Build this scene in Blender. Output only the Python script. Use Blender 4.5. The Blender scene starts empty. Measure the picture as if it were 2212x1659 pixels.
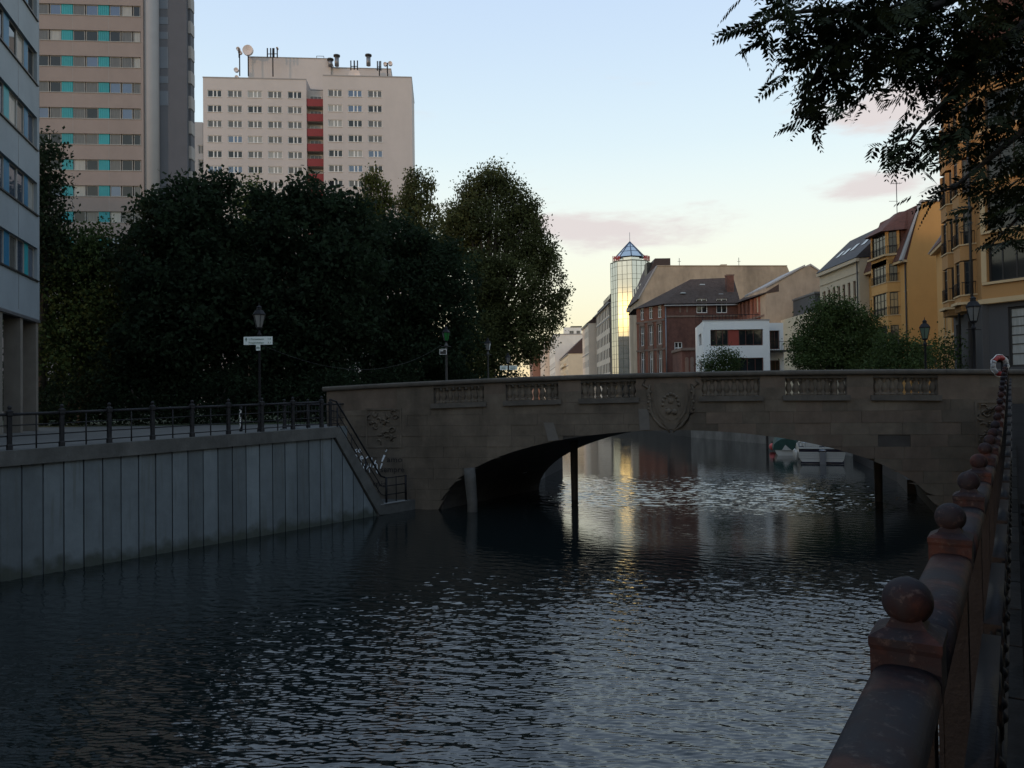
import bpy, bmesh, math, random
import numpy as np
from mathutils import Vector, Matrix, noise as mnoise

rad = math.radians
S = bpy.context.scene
C = S.collection
RNG = random.Random(7)

# ------------------------------------------------------------------ camera
EYE = Vector((0.0, 0.0, 4.5))
FPX = 1670.0                                   # focal length for a 2212 px wide picture
CAMROT = Matrix.Rotation(rad(90 + 1.135), 3, 'X') @ Matrix.Rotation(rad(-0.8), 3, 'Z')
cam_data = bpy.data.cameras.new('camera')
cam_data.sensor_width = 36.0
cam_data.lens = 36.0 * FPX / 2212.0
cam_data.clip_start = 0.05
cam_data.clip_end = 6000.0
cam = bpy.data.objects.new('camera', cam_data)
C.objects.link(cam)
cam.matrix_world = Matrix.Translation(EYE) @ CAMROT.to_4x4()
S.camera = cam

# ------------------------------------------------------------------ light
SUN_EL, SUN_AZ = rad(5.0), rad(229.0)          # low evening sun behind the camera, to the left
SKY_STRENGTH = 0.11
SUN_STRENGTH = 0.8
sun_dir = Vector((math.sin(SUN_AZ) * math.cos(SUN_EL), math.cos(SUN_AZ) * math.cos(SUN_EL), math.sin(SUN_EL)))
sd = bpy.data.lights.new('sun', 'SUN')
sd.energy = SUN_STRENGTH
sd.angle = rad(1.0)
sd.color = (1.0, 0.66, 0.46)
sun = bpy.data.objects.new('sun', sd)
sun.rotation_euler = sun_dir.to_track_quat('Z', 'Y').to_euler()
C.objects.link(sun)

world = bpy.data.worlds.new('World')
S.world = world
world.use_nodes = True
def build_world():
    nt = world.node_tree
    N, L = nt.nodes, nt.links
    N.clear()
    out = N.new('ShaderNodeOutputWorld')
    bg = N.new('ShaderNodeBackground')
    bg.inputs['Strength'].default_value = 1.06
    sky = N.new('ShaderNodeTexSky')
    sky.sky_type = 'NISHITA'
    sky.sun_disc = False
    sky.sun_elevation = SUN_EL
    sky.sun_rotation = SUN_AZ
    sky.altitude = 0
    sky.air_density = 1.0
    sky.dust_density = 2.0
    sky.ozone_density = 1.0
    # evening haze: the same soft gradient in every direction, over the clear-air sky
    tc = N.new('ShaderNodeTexCoord')
    sep = N.new('ShaderNodeSeparateXYZ')
    L.new(tc.outputs['Generated'], sep.inputs[0])
    ramp = N.new('ShaderNodeValToRGB')
    cr = ramp.color_ramp
    cr.interpolation = 'B_SPLINE'
    stops = [(0.0, (1.0, 0.72, 0.40)), (0.06, (1.0, 0.88, 0.56)), (0.13, (1.0, 0.99, 0.76)), (0.21, (0.95, 1.0, 0.92)), (0.31, (0.76, 0.93, 0.99)), (0.46, (0.58, 0.73, 0.97)), (0.66, (0.56, 0.73, 0.95)), (1.0, (0.36, 0.52, 0.76))]
    cr.elements[0].position, cr.elements[0].color = stops[0][0], stops[0][1] + (1,)
    cr.elements[1].position, cr.elements[1].color = stops[-1][0], stops[-1][1] + (1,)
    for p_, c_ in stops[1:-1]:
        e = cr.elements.new(p_)
        e.color = c_ + (1,)
    L.new(sep.outputs['Z'], ramp.inputs['Fac'])
    sc = N.new('ShaderNodeVectorMath'); sc.operation = 'SCALE'
    sc.inputs['Scale'].default_value = SKY_STRENGTH
    L.new(sky.outputs[0], sc.inputs[0])
    mx = N.new('ShaderNodeMix'); mx.data_type = 'RGBA'
    mx.inputs['Factor'].default_value = 0.92
    L.new(sc.outputs[0], mx.inputs['A'])
    L.new(ramp.outputs[0], mx.inputs['B'])
    # golden glow of the veiled low sun, stretched along the horizon, broken by cloud bars
    gd = N.new('ShaderNodeMapping'); gd.inputs['Rotation'].default_value = (0, 0, SUN_AZ)
    L.new(tc.outputs['Generated'], gd.inputs['Vector'])
    gs = N.new('ShaderNodeSeparateXYZ'); L.new(gd.outputs[0], gs.inputs[0])
    ga = N.new('ShaderNodeMath'); ga.operation = 'ARCTAN2'
    L.new(gs.outputs['X'], ga.inputs[0]); L.new(gs.outputs['Y'], ga.inputs[1])
    def sq(sock, off, k):
        m1 = N.new('ShaderNodeMath'); m1.operation = 'SUBTRACT'; m1.inputs[1].default_value = off; L.new(sock, m1.inputs[0])
        m2 = N.new('ShaderNodeMath'); m2.operation = 'MULTIPLY'; m2.inputs[1].default_value = k; L.new(m1.outputs[0], m2.inputs[0])
        m3 = N.new('ShaderNodeMath'); m3.operation = 'POWER'; m3.inputs[1].default_value = 2.0; L.new(m2.outputs[0], m3.inputs[0])
        return m3.outputs[0]
    gsum = N.new('ShaderNodeMath'); gsum.operation = 'ADD'
    L.new(sq(ga.outputs[0], 0.0, 1 / rad(11.0)), gsum.inputs[0]); L.new(sq(sep.outputs['Z'], math.sin(SUN_EL + rad(1.2)), 1 / rad(1.05)), gsum.inputs[1])
    gn = N.new('ShaderNodeMath'); gn.operation = 'MULTIPLY'; gn.inputs[1].default_value = -1.0; L.new(gsum.outputs[0], gn.inputs[0])
    ge = N.new('ShaderNodeMath'); ge.operation = 'EXPONENT'; L.new(gn.outputs[0], ge.inputs[0])
    gc = N.new('ShaderNodeVectorMath'); gc.operation = 'SCALE'; gc.inputs[0].default_value = (7.0, 3.9, 0.75)
    L.new(ge.outputs[0], gc.inputs['Scale'])
    gadd = N.new('ShaderNodeVectorMath'); gadd.operation = 'ADD'
    L.new(mx.outputs['Result'], gadd.inputs[0]); L.new(gc.outputs[0], gadd.inputs[1])
    # thin evening clouds: long streaks all round, low above the horizon
    mp = N.new('ShaderNodeMapping')
    mp.inputs['Scale'].default_value = (2.2, 2.2, 15.0)
    L.new(tc.outputs['Generated'], mp.inputs['Vector'])
    cn = N.new('ShaderNodeTexNoise'); cn.inputs['Scale'].default_value = 1.6; cn.inputs['Detail'].default_value = 6; cn.inputs['Roughness'].default_value = 0.55
    L.new(mp.outputs[0], cn.inputs['Vector'])
    cm = N.new('ShaderNodeMapRange'); cm.interpolation_type = 'SMOOTHSTEP'
    cm.inputs['From Min'].default_value = 0.63; cm.inputs['From Max'].default_value = 0.80
    L.new(cn.outputs['Fac'], cm.inputs['Value'])
    hm = N.new('ShaderNodeMapRange'); hm.inputs['From Min'].default_value = 0.55; hm.inputs['From Max'].default_value = 0.25
    L.new(sep.outputs['Z'], hm.inputs['Value'])
    fac = N.new('ShaderNodeMath'); fac.operation = 'MULTIPLY'
    L.new(cm.outputs[0], fac.inputs[0]); L.new(hm.outputs[0], fac.inputs[1])
    # three cloud banks seen over the right bank
    last = fac.outputs[0]
    for dx, dy, rx, ry, am in CLOUDS:
        c = (CAMROT @ Vector(((dx - 1106.0) / FPX, (829.5 - dy) / FPX, -1.0))).normalized()
        az0, el0 = math.atan2(c.x, c.y), math.asin(c.z)
        sub = N.new('ShaderNodeVectorMath'); sub.operation = 'SUBTRACT'
        L.new(tc.outputs['Generated'], sub.inputs[0]); sub.inputs[1].default_value = c
        mpp = N.new('ShaderNodeMapping'); mpp.vector_type = 'POINT'
        mpp.inputs['Rotation'].default_value = (0, 0, az0)
        L.new(sub.outputs[0], mpp.inputs['Vector'])
        wob = N.new('ShaderNodeVectorMath'); wob.operation = 'MULTIPLY'
        wob.inputs[1].default_value = (1 / rx, 0.0, 1 / ry)
        L.new(mpp.outputs[0], wob.inputs[0])
        ln = N.new('ShaderNodeVectorMath'); ln.operation = 'LENGTH'
        L.new(wob.outputs[0], ln.inputs[0])
        ad = N.new('ShaderNodeMath'); ad.operation = 'MULTIPLY_ADD'; ad.inputs[1].default_value = -2.6; 
        L.new(cn2_out(N, L, tc), ad.inputs[0]); 
        a2 = N.new('ShaderNodeMath'); a2.operation = 'ADD'; a2.inputs[1].default_value = 1.3
        L.new(ln.outputs['Value'], a2.inputs[0]); L.new(a2.outputs[0], ad.inputs[2])
        r_ = N.new('ShaderNodeMapRange'); r_.interpolation_type = 'SMOOTHSTEP'
        r_.inputs['From Min'].default_value = 1.15; r_.inputs['From Max'].default_value = 0.35
        r_.inputs['To Min'].default_value = 0.0; r_.inputs['To Max'].default_value = am
        L.new(ad.outputs[0], r_.inputs['Value'])
        mxx = N.new('ShaderNodeMath'); mxx.operation = 'MAXIMUM'
        L.new(last, mxx.inputs[0]); L.new(r_.outputs[0], mxx.inputs[1])
        last = mxx.outputs[0]
    f2 = N.new('ShaderNodeMath'); f2.operation = 'MULTIPLY'; f2.inputs[1].default_value = 0.95
    L.new(last, f2.inputs[0])
    mc = N.new('ShaderNodeMix'); mc.data_type = 'RGBA'
    L.new(f2.outputs[0], mc.inputs['Factor'])
    L.new(gadd.outputs[0], mc.inputs['A'])
    mc.inputs['B'].default_value = (0.73, 0.66, 0.655, 1)
    L.new(mc.outputs['Result'], bg.inputs['Color'])
    L.new(bg.outputs[0], out.inputs['Surface'])
_cn2 = []
def cn2_out(N, L, tc):
    if not _cn2:
        m = N.new('ShaderNodeMapping'); m.inputs['Scale'].default_value = (5, 5, 22)
        L.new(tc.outputs['Generated'], m.inputs['Vector'])
        n = N.new('ShaderNodeTexNoise'); n.inputs['Scale'].default_value = 1.5; n.inputs['Detail'].default_value = 7; n.inputs['Roughness'].default_value = 0.6
        L.new(m.outputs[0], n.inputs['Vector'])
        _cn2.append(n.outputs['Fac'])
    return _cn2[0]
# (picture x, picture y, half width, half height, strength) of the clouds in view
CLOUDS = [(1310, 492, 0.16, 0.026, 0.95), (1905, 402, 0.075, 0.016, 0.95), (1940, 225, 0.10, 0.028, 1.0), (2060, 395, 0.05, 0.02, 0.8), (1830, 690, 0.10, 0.006, 0.0)]
build_world()
S.view_settings.view_transform = 'Standard'
S.view_settings.look = 'None'
S.view_settings.gamma = 1.0
S.view_settings.exposure = 0.0
S.view_settings.use_curve_mapping = False
S.cycles.max_bounces = 6
S.cycles.diffuse_bounces = 3
S.cycles.glossy_bounces = 4
S.cycles.transparent_max_bounces = 4

# ------------------------------------------------------------------ helpers
def W(dx, dy, Y):
    """the point at depth Y that a 2212 px wide picture would show at (dx, dy)"""
    v = CAMROT @ Vector(((dx - 1106.0) / FPX, (829.5 - dy) / FPX, -1.0))
    return EYE + v * (Y / v.y)
def HX(dx, Y, dy=850):
    return W(dx, dy, Y).x
def HZ(dx, dy, Y):
    return W(dx, dy, Y).z

MATS = {}
def mat(name, col, rough=0.8, var=0.2, scale=1.5, rnd=0.0, bump=0.0, bscale=20.0, metal=0.0, spec=0.4, stain=0.0, stretch=None, coat=0.0):
    """procedural surface: base colour broken up by noise, optional per-object shift, stains and relief"""
    if name in MATS:
        return MATS[name]
    m = bpy.data.materials.new(name)
    m.use_nodes = True
    nt = m.node_tree
    N, L = nt.nodes, nt.links
    p = N['Principled BSDF']
    p.inputs['Roughness'].default_value = rough
    p.inputs['Metallic'].default_value = metal
    p.inputs['Specular IOR Level'].default_value = spec
    if coat:
        p.inputs['Coat Weight'].default_value = coat
        p.inputs['Coat Roughness'].default_value = 0.05
    geo = N.new('ShaderNodeNewGeometry')
    vec = geo.outputs['Position']
    if stretch:
        mp = N.new('ShaderNodeMapping')
        mp.inputs['Scale'].default_value = stretch
        L.new(vec, mp.inputs['Vector'])
        vec = mp.outputs[0]
    n1 = N.new('ShaderNodeTexNoise')
    n1.inputs['Scale'].default_value = scale
    n1.inputs['Detail'].default_value = 6.0
    n1.inputs['Roughness'].default_value = 0.65
    L.new(vec, n1.inputs['Vector'])
    mr = N.new('ShaderNodeMapRange')
    mr.inputs['From Min'].default_value = 0.25
    mr.inputs['From Max'].default_value = 0.75
    mr.inputs['To Min'].default_value = 1.0 - var
    mr.inputs['To Max'].default_value = 1.0 + var
    L.new(n1.outputs['Fac'], mr.inputs['Value'])
    fac = mr.outputs[0]
    if rnd:
        oi = N.new('ShaderNodeObjectInfo')
        m2 = N.new('ShaderNodeMapRange')
        m2.inputs['To Min'].default_value = 1.0 - rnd
        m2.inputs['To Max'].default_value = 1.0 + rnd
        L.new(oi.outputs['Random'], m2.inputs['Value'])
        mu = N.new('ShaderNodeMath')
        mu.operation = 'MULTIPLY'
        L.new(fac, mu.inputs[0])
        L.new(m2.outputs[0], mu.inputs[1])
        fac = mu.outputs[0]
    if stain:
        n2 = N.new('ShaderNodeTexNoise')
        n2.inputs['Scale'].default_value = scale * 0.35
        n2.inputs['Detail'].default_value = 8.0
        n2.inputs['Roughness'].default_value = 0.7
        mp2 = N.new('ShaderNodeMapping')
        mp2.inputs['Scale'].default_value = (1.0, 1.0, 0.25)
        L.new(geo.outputs['Position'], mp2.inputs['Vector'])
        L.new(mp2.outputs[0], n2.inputs['Vector'])
        m3 = N.new('ShaderNodeMapRange')
        m3.inputs['From Min'].default_value = 0.42
        m3.inputs['From Max'].default_value = 0.68
        m3.inputs['To Min'].default_value = 1.0
        m3.inputs['To Max'].default_value = 1.0 - stain
        L.new(n2.outputs['Fac'], m3.inputs['Value'])
        mu = N.new('ShaderNodeMath')
        mu.operation = 'MULTIPLY'
        L.new(fac, mu.inputs[0])
        L.new(m3.outputs[0], mu.inputs[1])
        fac = mu.outputs[0]
    vm = N.new('ShaderNodeVectorMath')
    vm.operation = 'SCALE'
    vm.inputs[0].default_value = col
    L.new(fac, vm.inputs['Scale'])
    L.new(vm.outputs[0], p.inputs['Base Color'])
    if bump:
        n3 = N.new('ShaderNodeTexNoise')
        n3.inputs['Scale'].default_value = bscale
        n3.inputs['Detail'].default_value = 5.0
        L.new(geo.outputs['Position'], n3.inputs['Vector'])
        b = N.new('ShaderNodeBump')
        b.inputs['Strength'].default_value = bump
        b.inputs['Distance'].default_value = 0.02
        L.new(n3.outputs['Fac'], b.inputs['Height'])
        L.new(b.outputs[0], p.inputs['Normal'])
    MATS[name] = m
    return m

class MB:
    """collects shapes; build() links them as one mesh object"""
    def __init__(s, F=None):
        s.v, s.f, s.F, s.smooth = [], [], F, []
    def P(s, x, y, z):
        if s.F:
            ox, oy, a = s.F
            c, n = math.cos(a), math.sin(a)
            return (ox + x * c - y * n, oy + x * n + y * c, z)
        return (x, y, z)
    def add(s, vs, fs, sm=False):
        k = len(s.v)
        s.v += [s.P(*p) for p in vs]
        s.f += [tuple(k + i for i in f) for f in fs]
        s.smooth += [sm] * len(fs)
        return s
    def quad(s, a, b, c, d):
        return s.add([a, b, c, d], [(0, 1, 2, 3)])
    def box(s, x0, x1, y0, y1, z0, z1):
        return s.add([(x0, y0, z0), (x1, y0, z0), (x1, y1, z0), (x0, y1, z0), (x0, y0, z1), (x1, y0, z1), (x1, y1, z1), (x0, y1, z1)],
                     [(3, 2, 1, 0), (4, 5, 6, 7), (0, 1, 5, 4), (1, 2, 6, 5), (2, 3, 7, 6), (3, 0, 4, 7)])
    def frustum(s, cx, cy, z0, z1, a0, b0, a1, b1):
        return s.add([(cx - a0, cy - b0, z0), (cx + a0, cy - b0, z0), (cx + a0, cy + b0, z0), (cx - a0, cy + b0, z0),
                      (cx - a1, cy - b1, z1), (cx + a1, cy - b1, z1), (cx + a1, cy + b1, z1), (cx - a1, cy + b1, z1)],
                     [(3, 2, 1, 0), (4, 5, 6, 7), (0, 1, 5, 4), (1, 2, 6, 5), (2, 3, 7, 6), (3, 0, 4, 7)])
    def prism_xz(s, pts, y0, y1):
        """polygon of (x, z) extruded from y0 (front) to y1 (back)"""
        n = len(pts)
        vs = [(x, y0, z) for x, z in pts] + [(x, y1, z) for x, z in pts]
        fs = [tuple(range(n)), tuple(range(2 * n - 1, n - 1, -1))]
        fs += [((i + 1) % n, i, i + n, (i + 1) % n + n) for i in range(n)]
        return s.add(vs, fs)
    def prism_yz(s, pts, x0, x1):
        n = len(pts)
        vs = [(x0, y, z) for y, z in pts] + [(x1, y, z) for y, z in pts]
        fs = [tuple(range(n - 1, -1, -1)), tuple(range(n, 2 * n))]
        fs += [(i, (i + 1) % n, (i + 1) % n + n, i + n) for i in range(n)]
        return s.add(vs, fs)
    def prism_xy(s, pts, z0, z1):
        n = len(pts)
        vs = [(x, y, z0) for x, y in pts] + [(x, y, z1) for x, y in pts]
        fs = [tuple(range(n - 1, -1, -1)), tuple(range(n, 2 * n))]
        fs += [(i, (i + 1) % n, (i + 1) % n + n, i + n) for i in range(n)]
        return s.add(vs, fs)
    def tube(s, path, r, n=6, cap=True):
        rs = r if isinstance(r, (list, tuple)) else [r] * len(path)
        vs, fs = [], []
        pv = [Vector(p) for p in path]
        for i, p in enumerate(pv):
            t = (pv[min(i + 1, len(pv) - 1)] - pv[max(i - 1, 0)])
            t = t.normalized() if t.length > 1e-9 else Vector((0, 0, 1))
            u = t.cross(Vector((0, 0, 1)) if abs(t.z) < 0.95 else Vector((1, 0, 0))).normalized()
            w = t.cross(u)
            for k in range(n):
                a = 2 * math.pi * k / n
                q = p + (u * math.cos(a) + w * math.sin(a)) * rs[i]
                vs.append(tuple(q))
        for i in range(len(pv) - 1):
            for k in range(n):
                a, b = i * n + k, i * n + (k + 1) % n
                fs.append((a, a + n, b + n, b))
        s.add(vs, fs, True)
        if cap:
            k0 = len(s.v) - len(vs)
            s.f += [tuple(k0 + k for k in range(n)), tuple(k0 + (len(pv) - 1) * n + k for k in range(n - 1, -1, -1))]
            s.smooth += [False, False]
        return s
    def lathe(s, prof, cx=0, cy=0, n=12, rot=0.0, smooth=True):
        """prof: list of (radius, z) from bottom to top"""
        vs, fs = [], []
        for r, z in prof:
            for k in range(n):
                a = 2 * math.pi * k / n + rot
                vs.append((cx + r * math.cos(a), cy + r * math.sin(a), z))
        for i in range(len(prof) - 1):
            for k in range(n):
                a, b = i * n + k, i * n + (k + 1) % n
                fs.append((a, b, b + n, a + n))
        s.add(vs, fs, smooth)
        k0 = len(s.v) - len(vs)
        s.f += [tuple(k0 + k for k in range(n - 1, -1, -1)), tuple(k0 + (len(prof) - 1) * n + k for k in range(n))]
        s.smooth += [False, False]
        return s
    def ball(s, c, r, n=14, m=9, sz=1.0):
        prof = [(max(1e-4, r * math.sin(math.pi * i / m)), c[2] - r * sz * math.cos(math.pi * i / m)) for i in range(m + 1)]
        return s.lathe(prof, c[0], c[1], n)
    def mesh(s, name):
        me = bpy.data.meshes.new(name)
        me.from_pydata(s.v, [], s.f)
        me.polygons.foreach_set('use_smooth', s.smooth)
        me.update()
        return me
    def build(s, name, m, parent=None, **kw):
        return link(name, s.mesh(name), m, parent, **kw)

def link(name, me, m, parent=None, loc=None, rz=None):
    if m is not None and len(me.materials) == 0:
        me.materials.append(m)
    o = bpy.data.objects.new(name, me)
    C.objects.link(o)
    if parent is not None:
        o.parent = parent
    if loc is not None:
        o.location = loc
    if rz is not None:
        o.rotation_euler = (0, 0, rz)
    if m is not None and me.materials[0] is not m:
        o.material_slots[0].link = 'OBJECT'
        o.material_slots[0].material = m
    return o

def tag(o, label=None, cat=None, group=None, kind=None):
    if label: o['label'] = label
    if cat: o['category'] = cat
    if group: o['group'] = group
    if kind: o['kind'] = kind
    return o

def thing(name, label, cat, loc=(0, 0, 0), rz=0.0, group=None):
    o = bpy.data.objects.new(name, None)
    o.empty_display_size = 0.2
    C.objects.link(o)
    o.location = loc
    o.rotation_euler = (0, 0, rz)
    return tag(o, label, cat, group)

def wall(parent, L, z0, z1, openings, m, F=None, reveal=0.18, body=None, name='wall', x0=0.0):
    """front face at y = 0 with real openings (x, z, w, h) and reveals; body = depth of the block behind"""
    mb = MB(F)
    xs = sorted(set([x0, x0 + L] + [round(v, 4) for o in openings for v in (o[0], o[0] + o[2])]))
    zs = sorted(set([z0, z1] + [round(v, 4) for o in openings for v in (o[1], o[1] + o[3])]))
    xs = [x for x in xs if x0 - 1e-6 <= x <= x0 + L + 1e-6]
    zs = [z for z in zs if z0 - 1e-6 <= z <= z1 + 1e-6]
    for j in range(len(zs) - 1):
        za, zb = zs[j], zs[j + 1]
        zc = (za + zb) / 2
        run = None
        for i in range(len(xs) - 1):
            xa, xb = xs[i], xs[i + 1]
            xc = (xa + xb) / 2
            hole = any(o[0] < xc < o[0] + o[2] and o[1] < zc < o[1] + o[3] for o in openings)
            if hole:
                if run is not None:
                    mb.quad((run, 0, za), (xa, 0, za), (xa, 0, zb), (run, 0, zb))
                    run = None
            elif run is None:
                run = xa
        if run is not None:
            mb.quad((run, 0, za), (xs[-1], 0, za), (xs[-1], 0, zb), (run, 0, zb))
    r = reveal
    for o in openings:
        a, b, c, d = o[0], o[0] + o[2], o[1], o[1] + o[3]
        mb.quad((a, 0, c), (a, r, c), (a, r, d), (a, 0, d))
        mb.quad((b, r, c), (b, 0, c), (b, 0, d), (b, r, d))
        mb.quad((a, 0, c), (b, 0, c), (b, r, c), (a, r, c))
        mb.quad((a, r, d), (b, r, d), (b, 0, d), (a, 0, d))
    if body:
        a, b, D = x0, x0 + L, body
        mb.quad((a, D, z0), (a, 0, z0), (a, 0, z1), (a, D, z1))
        mb.quad((b, 0, z0), (b, D, z0), (b, D, z1), (b, 0, z1))
        mb.quad((b, D, z0), (a, D, z0), (a, D, z1), (b, D, z1))
        mb.quad((a, 0, z1), (b, 0, z1), (b, D, z1), (a, D, z1))
    return mb.build(name, m, parent)

WCACHE = {}
def window(parent, F, x, z, w, h, vm=(0.5,), hm=(), ft=0.06, mw=0.05, y=0.1, fm=None, gm=None, sill=None, name='window', label=None):
    """window = frame with mullions; child pane = glass. vm / hm are fractions where bars stand"""
    key = (round(w, 3), round(h, 3), tuple(vm), tuple(hm), ft, mw)
    if key not in WCACHE:
        fb = MB()
        d = 0.07
        fb.box(0, w, 0, d, 0, ft).box(0, w, 0, d, h - ft, h).box(0, ft, 0, d, ft, h - ft).box(w - ft, w, 0, d, ft, h - ft)
        for q in vm:
            fb.box(q * w - mw / 2, q * w + mw / 2, 0.005, d, ft, h - ft)
        for q in hm:
            fb.box(ft, w - ft, 0.01, d, q * h - mw / 2, q * h + mw / 2)
        pb = MB().box(ft * 0.5, w - ft * 0.5, d * 0.6, d * 0.6 + 0.02, ft * 0.5, h - ft * 0.5)
        sb = MB().box(-0.06, w + 0.06, -0.2, 0.05, -0.06, 0.0)
        WCACHE[key] = (fb.mesh('window'), pb.mesh('pane'), sb.mesh('sill'))
    fme, pme, sme = WCACHE[key]
    ox, oy, a = F if F else (0, 0, 0)
    px = ox + x * math.cos(a) - y * math.sin(a)
    py = oy + x * math.sin(a) + y * math.cos(a)
    o = link(name, fme, fm, parent, (px, py, z), a)
    link('pane', pme, gm, o)
    if sill:
        link('sill', sme, sill, o)
    if label:
        o['label'] = label
    return o

def text_mesh(txt, size, extrude=0.004):
    cu = bpy.data.curves.new('lettering', 'FONT')
    cu.body = txt
    cu.size = size
    cu.extrude = extrude
    cu.resolution_u = 2
    ob = bpy.data.objects.new('lettering', cu)
    C.objects.link(ob)
    bpy.context.view_layer.update()
    me = bpy.data.meshes.new_from_object(ob.evaluated_get(bpy.context.evaluated_depsgraph_get()))
    bpy.data.objects.remove(ob)
    bpy.data.curves.remove(cu)
    return me
def lettering(parent, txt, size, x, y, z, m, name='lettering', width=None, F=None, ex=0.004):
    """upright flat letters facing -y"""
    me = text_mesh(txt, size, ex)
    co = np.empty(len(me.vertices) * 3)
    me.vertices.foreach_get('co', co)
    co = co.reshape(-1, 3)
    k = 1.0
    if width and co[:, 0].max() > 1e-6:
        k = width / co[:, 0].max()
    new = np.stack([co[:, 0] * k, -co[:, 2], co[:, 1]], 1)
    me.vertices.foreach_set('co', new.ravel())
    me.update()
    return link(name, me, m, parent, (x, y, z))

# ------------------------------------------------------------------ materials
GL_DARK = mat('glass_dark', (0.015, 0.018, 0.02), 0.04, 0.3, 0.8, spec=0.5)
GL_MID = mat('glass_curtain_grey', (0.10, 0.10, 0.095), 0.08, 0.35, 2.0, spec=0.5, stretch=(6, 6, 0.4))
GL_PALE = mat('glass_curtain_pale', (0.30, 0.30, 0.28), 0.08, 0.25, 2.0, spec=0.5, stretch=(6, 6, 0.4))
GL_BLUE = mat('glass_sky', (0.10, 0.13, 0.18), 0.03, 0.1, 0.5, spec=0.9, metal=0.5)
GLASSES = [GL_DARK, GL_MID, GL_MID, GL_PALE]
WHITE = mat('white_paint', (0.72, 0.72, 0.70), 0.5, 0.08, 3)
GREYFRAME = mat('grey_frame', (0.30, 0.30, 0.29), 0.6, 0.1, 3)
DARKFRAME = mat('dark_frame', (0.025, 0.022, 0.02), 0.5, 0.15, 3)
IRON = mat('black_iron', (0.014, 0.014, 0.016), 0.6, 0.3, 8, bump=0.2, bscale=60, spec=0.15)
ZINC = mat('zinc', (0.20, 0.20, 0.21), 0.45, 0.15, 2, metal=0.6)
ROOFTILE = mat('red_tile_roof', (0.10, 0.04, 0.028), 0.8, 0.35, 6, bump=0.6, bscale=9, stain=0.3)
ROOFSLATE = mat('slate_roof', (0.045, 0.04, 0.042), 0.7, 0.3, 5, bump=0.5, bscale=9, stain=0.3)
# ================================================================== ground and water
CONCRETE = mat('concrete', (0.20, 0.20, 0.19), 0.85, 0.25, 1.2, bump=0.3, bscale=12, stain=0.35)
PAVE = mat('paving', (0.09, 0.088, 0.083), 0.85, 0.25, 3, bump=0.3, bscale=15, stain=0.3)
ASPHALT = mat('asphalt', (0.05, 0.05, 0.05), 0.9, 0.2, 3, bump=0.4, bscale=40)
GRASS = mat('grass_ground', (0.035, 0.05, 0.02), 0.9, 0.35, 2, bump=0.5, bscale=8)

def water_material():
    m = bpy.data.materials.new('canal_water')
    m.use_nodes = True
    N, L = m.node_tree.nodes, m.node_tree.links
    p = N['Principled BSDF']
    p.inputs['Base Color'].default_value = (0.006, 0.0092, 0.0095, 1)
    p.inputs['Roughness'].default_value = 0.02
    p.inputs['IOR'].default_value = 1.58
    geo = N.new('ShaderNodeNewGeometry')
    a = N.new('ShaderNodeTexNoise')
    a.inputs['Scale'].default_value = 13.0
    a.inputs['Detail'].default_value = 3.0
    mp = N.new('ShaderNodeMapping'); mp.inputs['Scale'].default_value = (1.0, 2.0, 1.0)
    L.new(geo.outputs['Position'], mp.inputs['Vector'])
    L.new(mp.outputs[0], a.inputs['Vector'])
    bp = N.new('ShaderNodeBump')
    bp.inputs['Strength'].default_value = 1.0
    bp.inputs['Distance'].default_value = 0.0013
    L.new(a.outputs['Fac'], bp.inputs['Height'])
    L.new(bp.outputs[0], p.inputs['Normal'])
    return m
WATER = water_material()
def wave_field(seed, n, cell, k0, dk, wind, spread):
    """periodic random sea: waves round wavenumber k0 running mostly along the wind; unit rms slope"""
    rg = np.random.default_rng(seed)
    kx = np.fft.fftfreq(n, cell)[None, :] * 2 * np.pi
    ky = np.fft.fftfreq(n, cell)[:, None] * 2 * np.pi
    k = np.hypot(kx, ky) + 1e-9
    ang = np.arctan2(ky, kx)
    amp = np.exp(-(np.log(k / k0) / dk) ** 2) / k * np.exp(-((np.abs(np.sin((ang - wind)))) / spread) ** 2)
    h = np.real(np.fft.ifft2(amp * np.exp(2j * np.pi * rg.random((n, n)))))
    gy, gx = np.gradient(h, cell)
    return h / np.sqrt((gx ** 2 + gy ** 2).mean())
NT, CT = 1024, 0.02
SEA = wave_field(3, NT, CT, 70.0, 0.42, rad(80), 0.62) * 0.85 + wave_field(4, NT, CT, 16.0, 0.6, rad(62), 0.8) * 0.40
def sea(x, y):
    u, v = (x / CT) % NT, (y / CT) % NT
    i0, j0 = u.astype(int), v.astype(int)
    fu, fv = u - i0, v - j0
    i1, j1 = (i0 + 1) % NT, (j0 + 1) % NT
    i0 %= NT; j0 %= NT
    return (SEA[j0, i0] * (1 - fu) + SEA[j0, i1] * fu) * (1 - fv) + (SEA[j1, i0] * (1 - fu) + SEA[j1, i1] * fu) * fv
LOWF = wave_field(9, 256, 0.6, 0.35, 0.8, 0.0, 9.0)
LOWF = LOWF / LOWF.std()
def breeze(x, y):
    """wind strength on the water: lee in front of the bridge, ruffled beyond it, calm again in the far basin"""
    u, v = (x / 0.6).astype(int) % 256, (y / 0.6).astype(int) % 256
    patch = 1.0 + 0.13 * LOWF[v, u]
    d = 32.0 - 0.2157 / 0.9764 * (x + 3.26) - y          # metres in front of the bridge face
    d = d + 0.8 * LOWF[(v * 2) % 256, u]
    def st(a, b, t):
        q = np.clip((t - a) / (b - a), 0, 1)
        return q * q * (3 - 2 * q)
    near = 0.20 + 0.80 * st(6.5, 12.5, d)
    far = 0.20 + 0.66 * st(1.5, -2.0, d) * (1 - st(-9.0, -17.0, d)) - 0.11 * st(-12.0, -20.0, d)
    return patch * np.where(d > 3, near, far)
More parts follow.
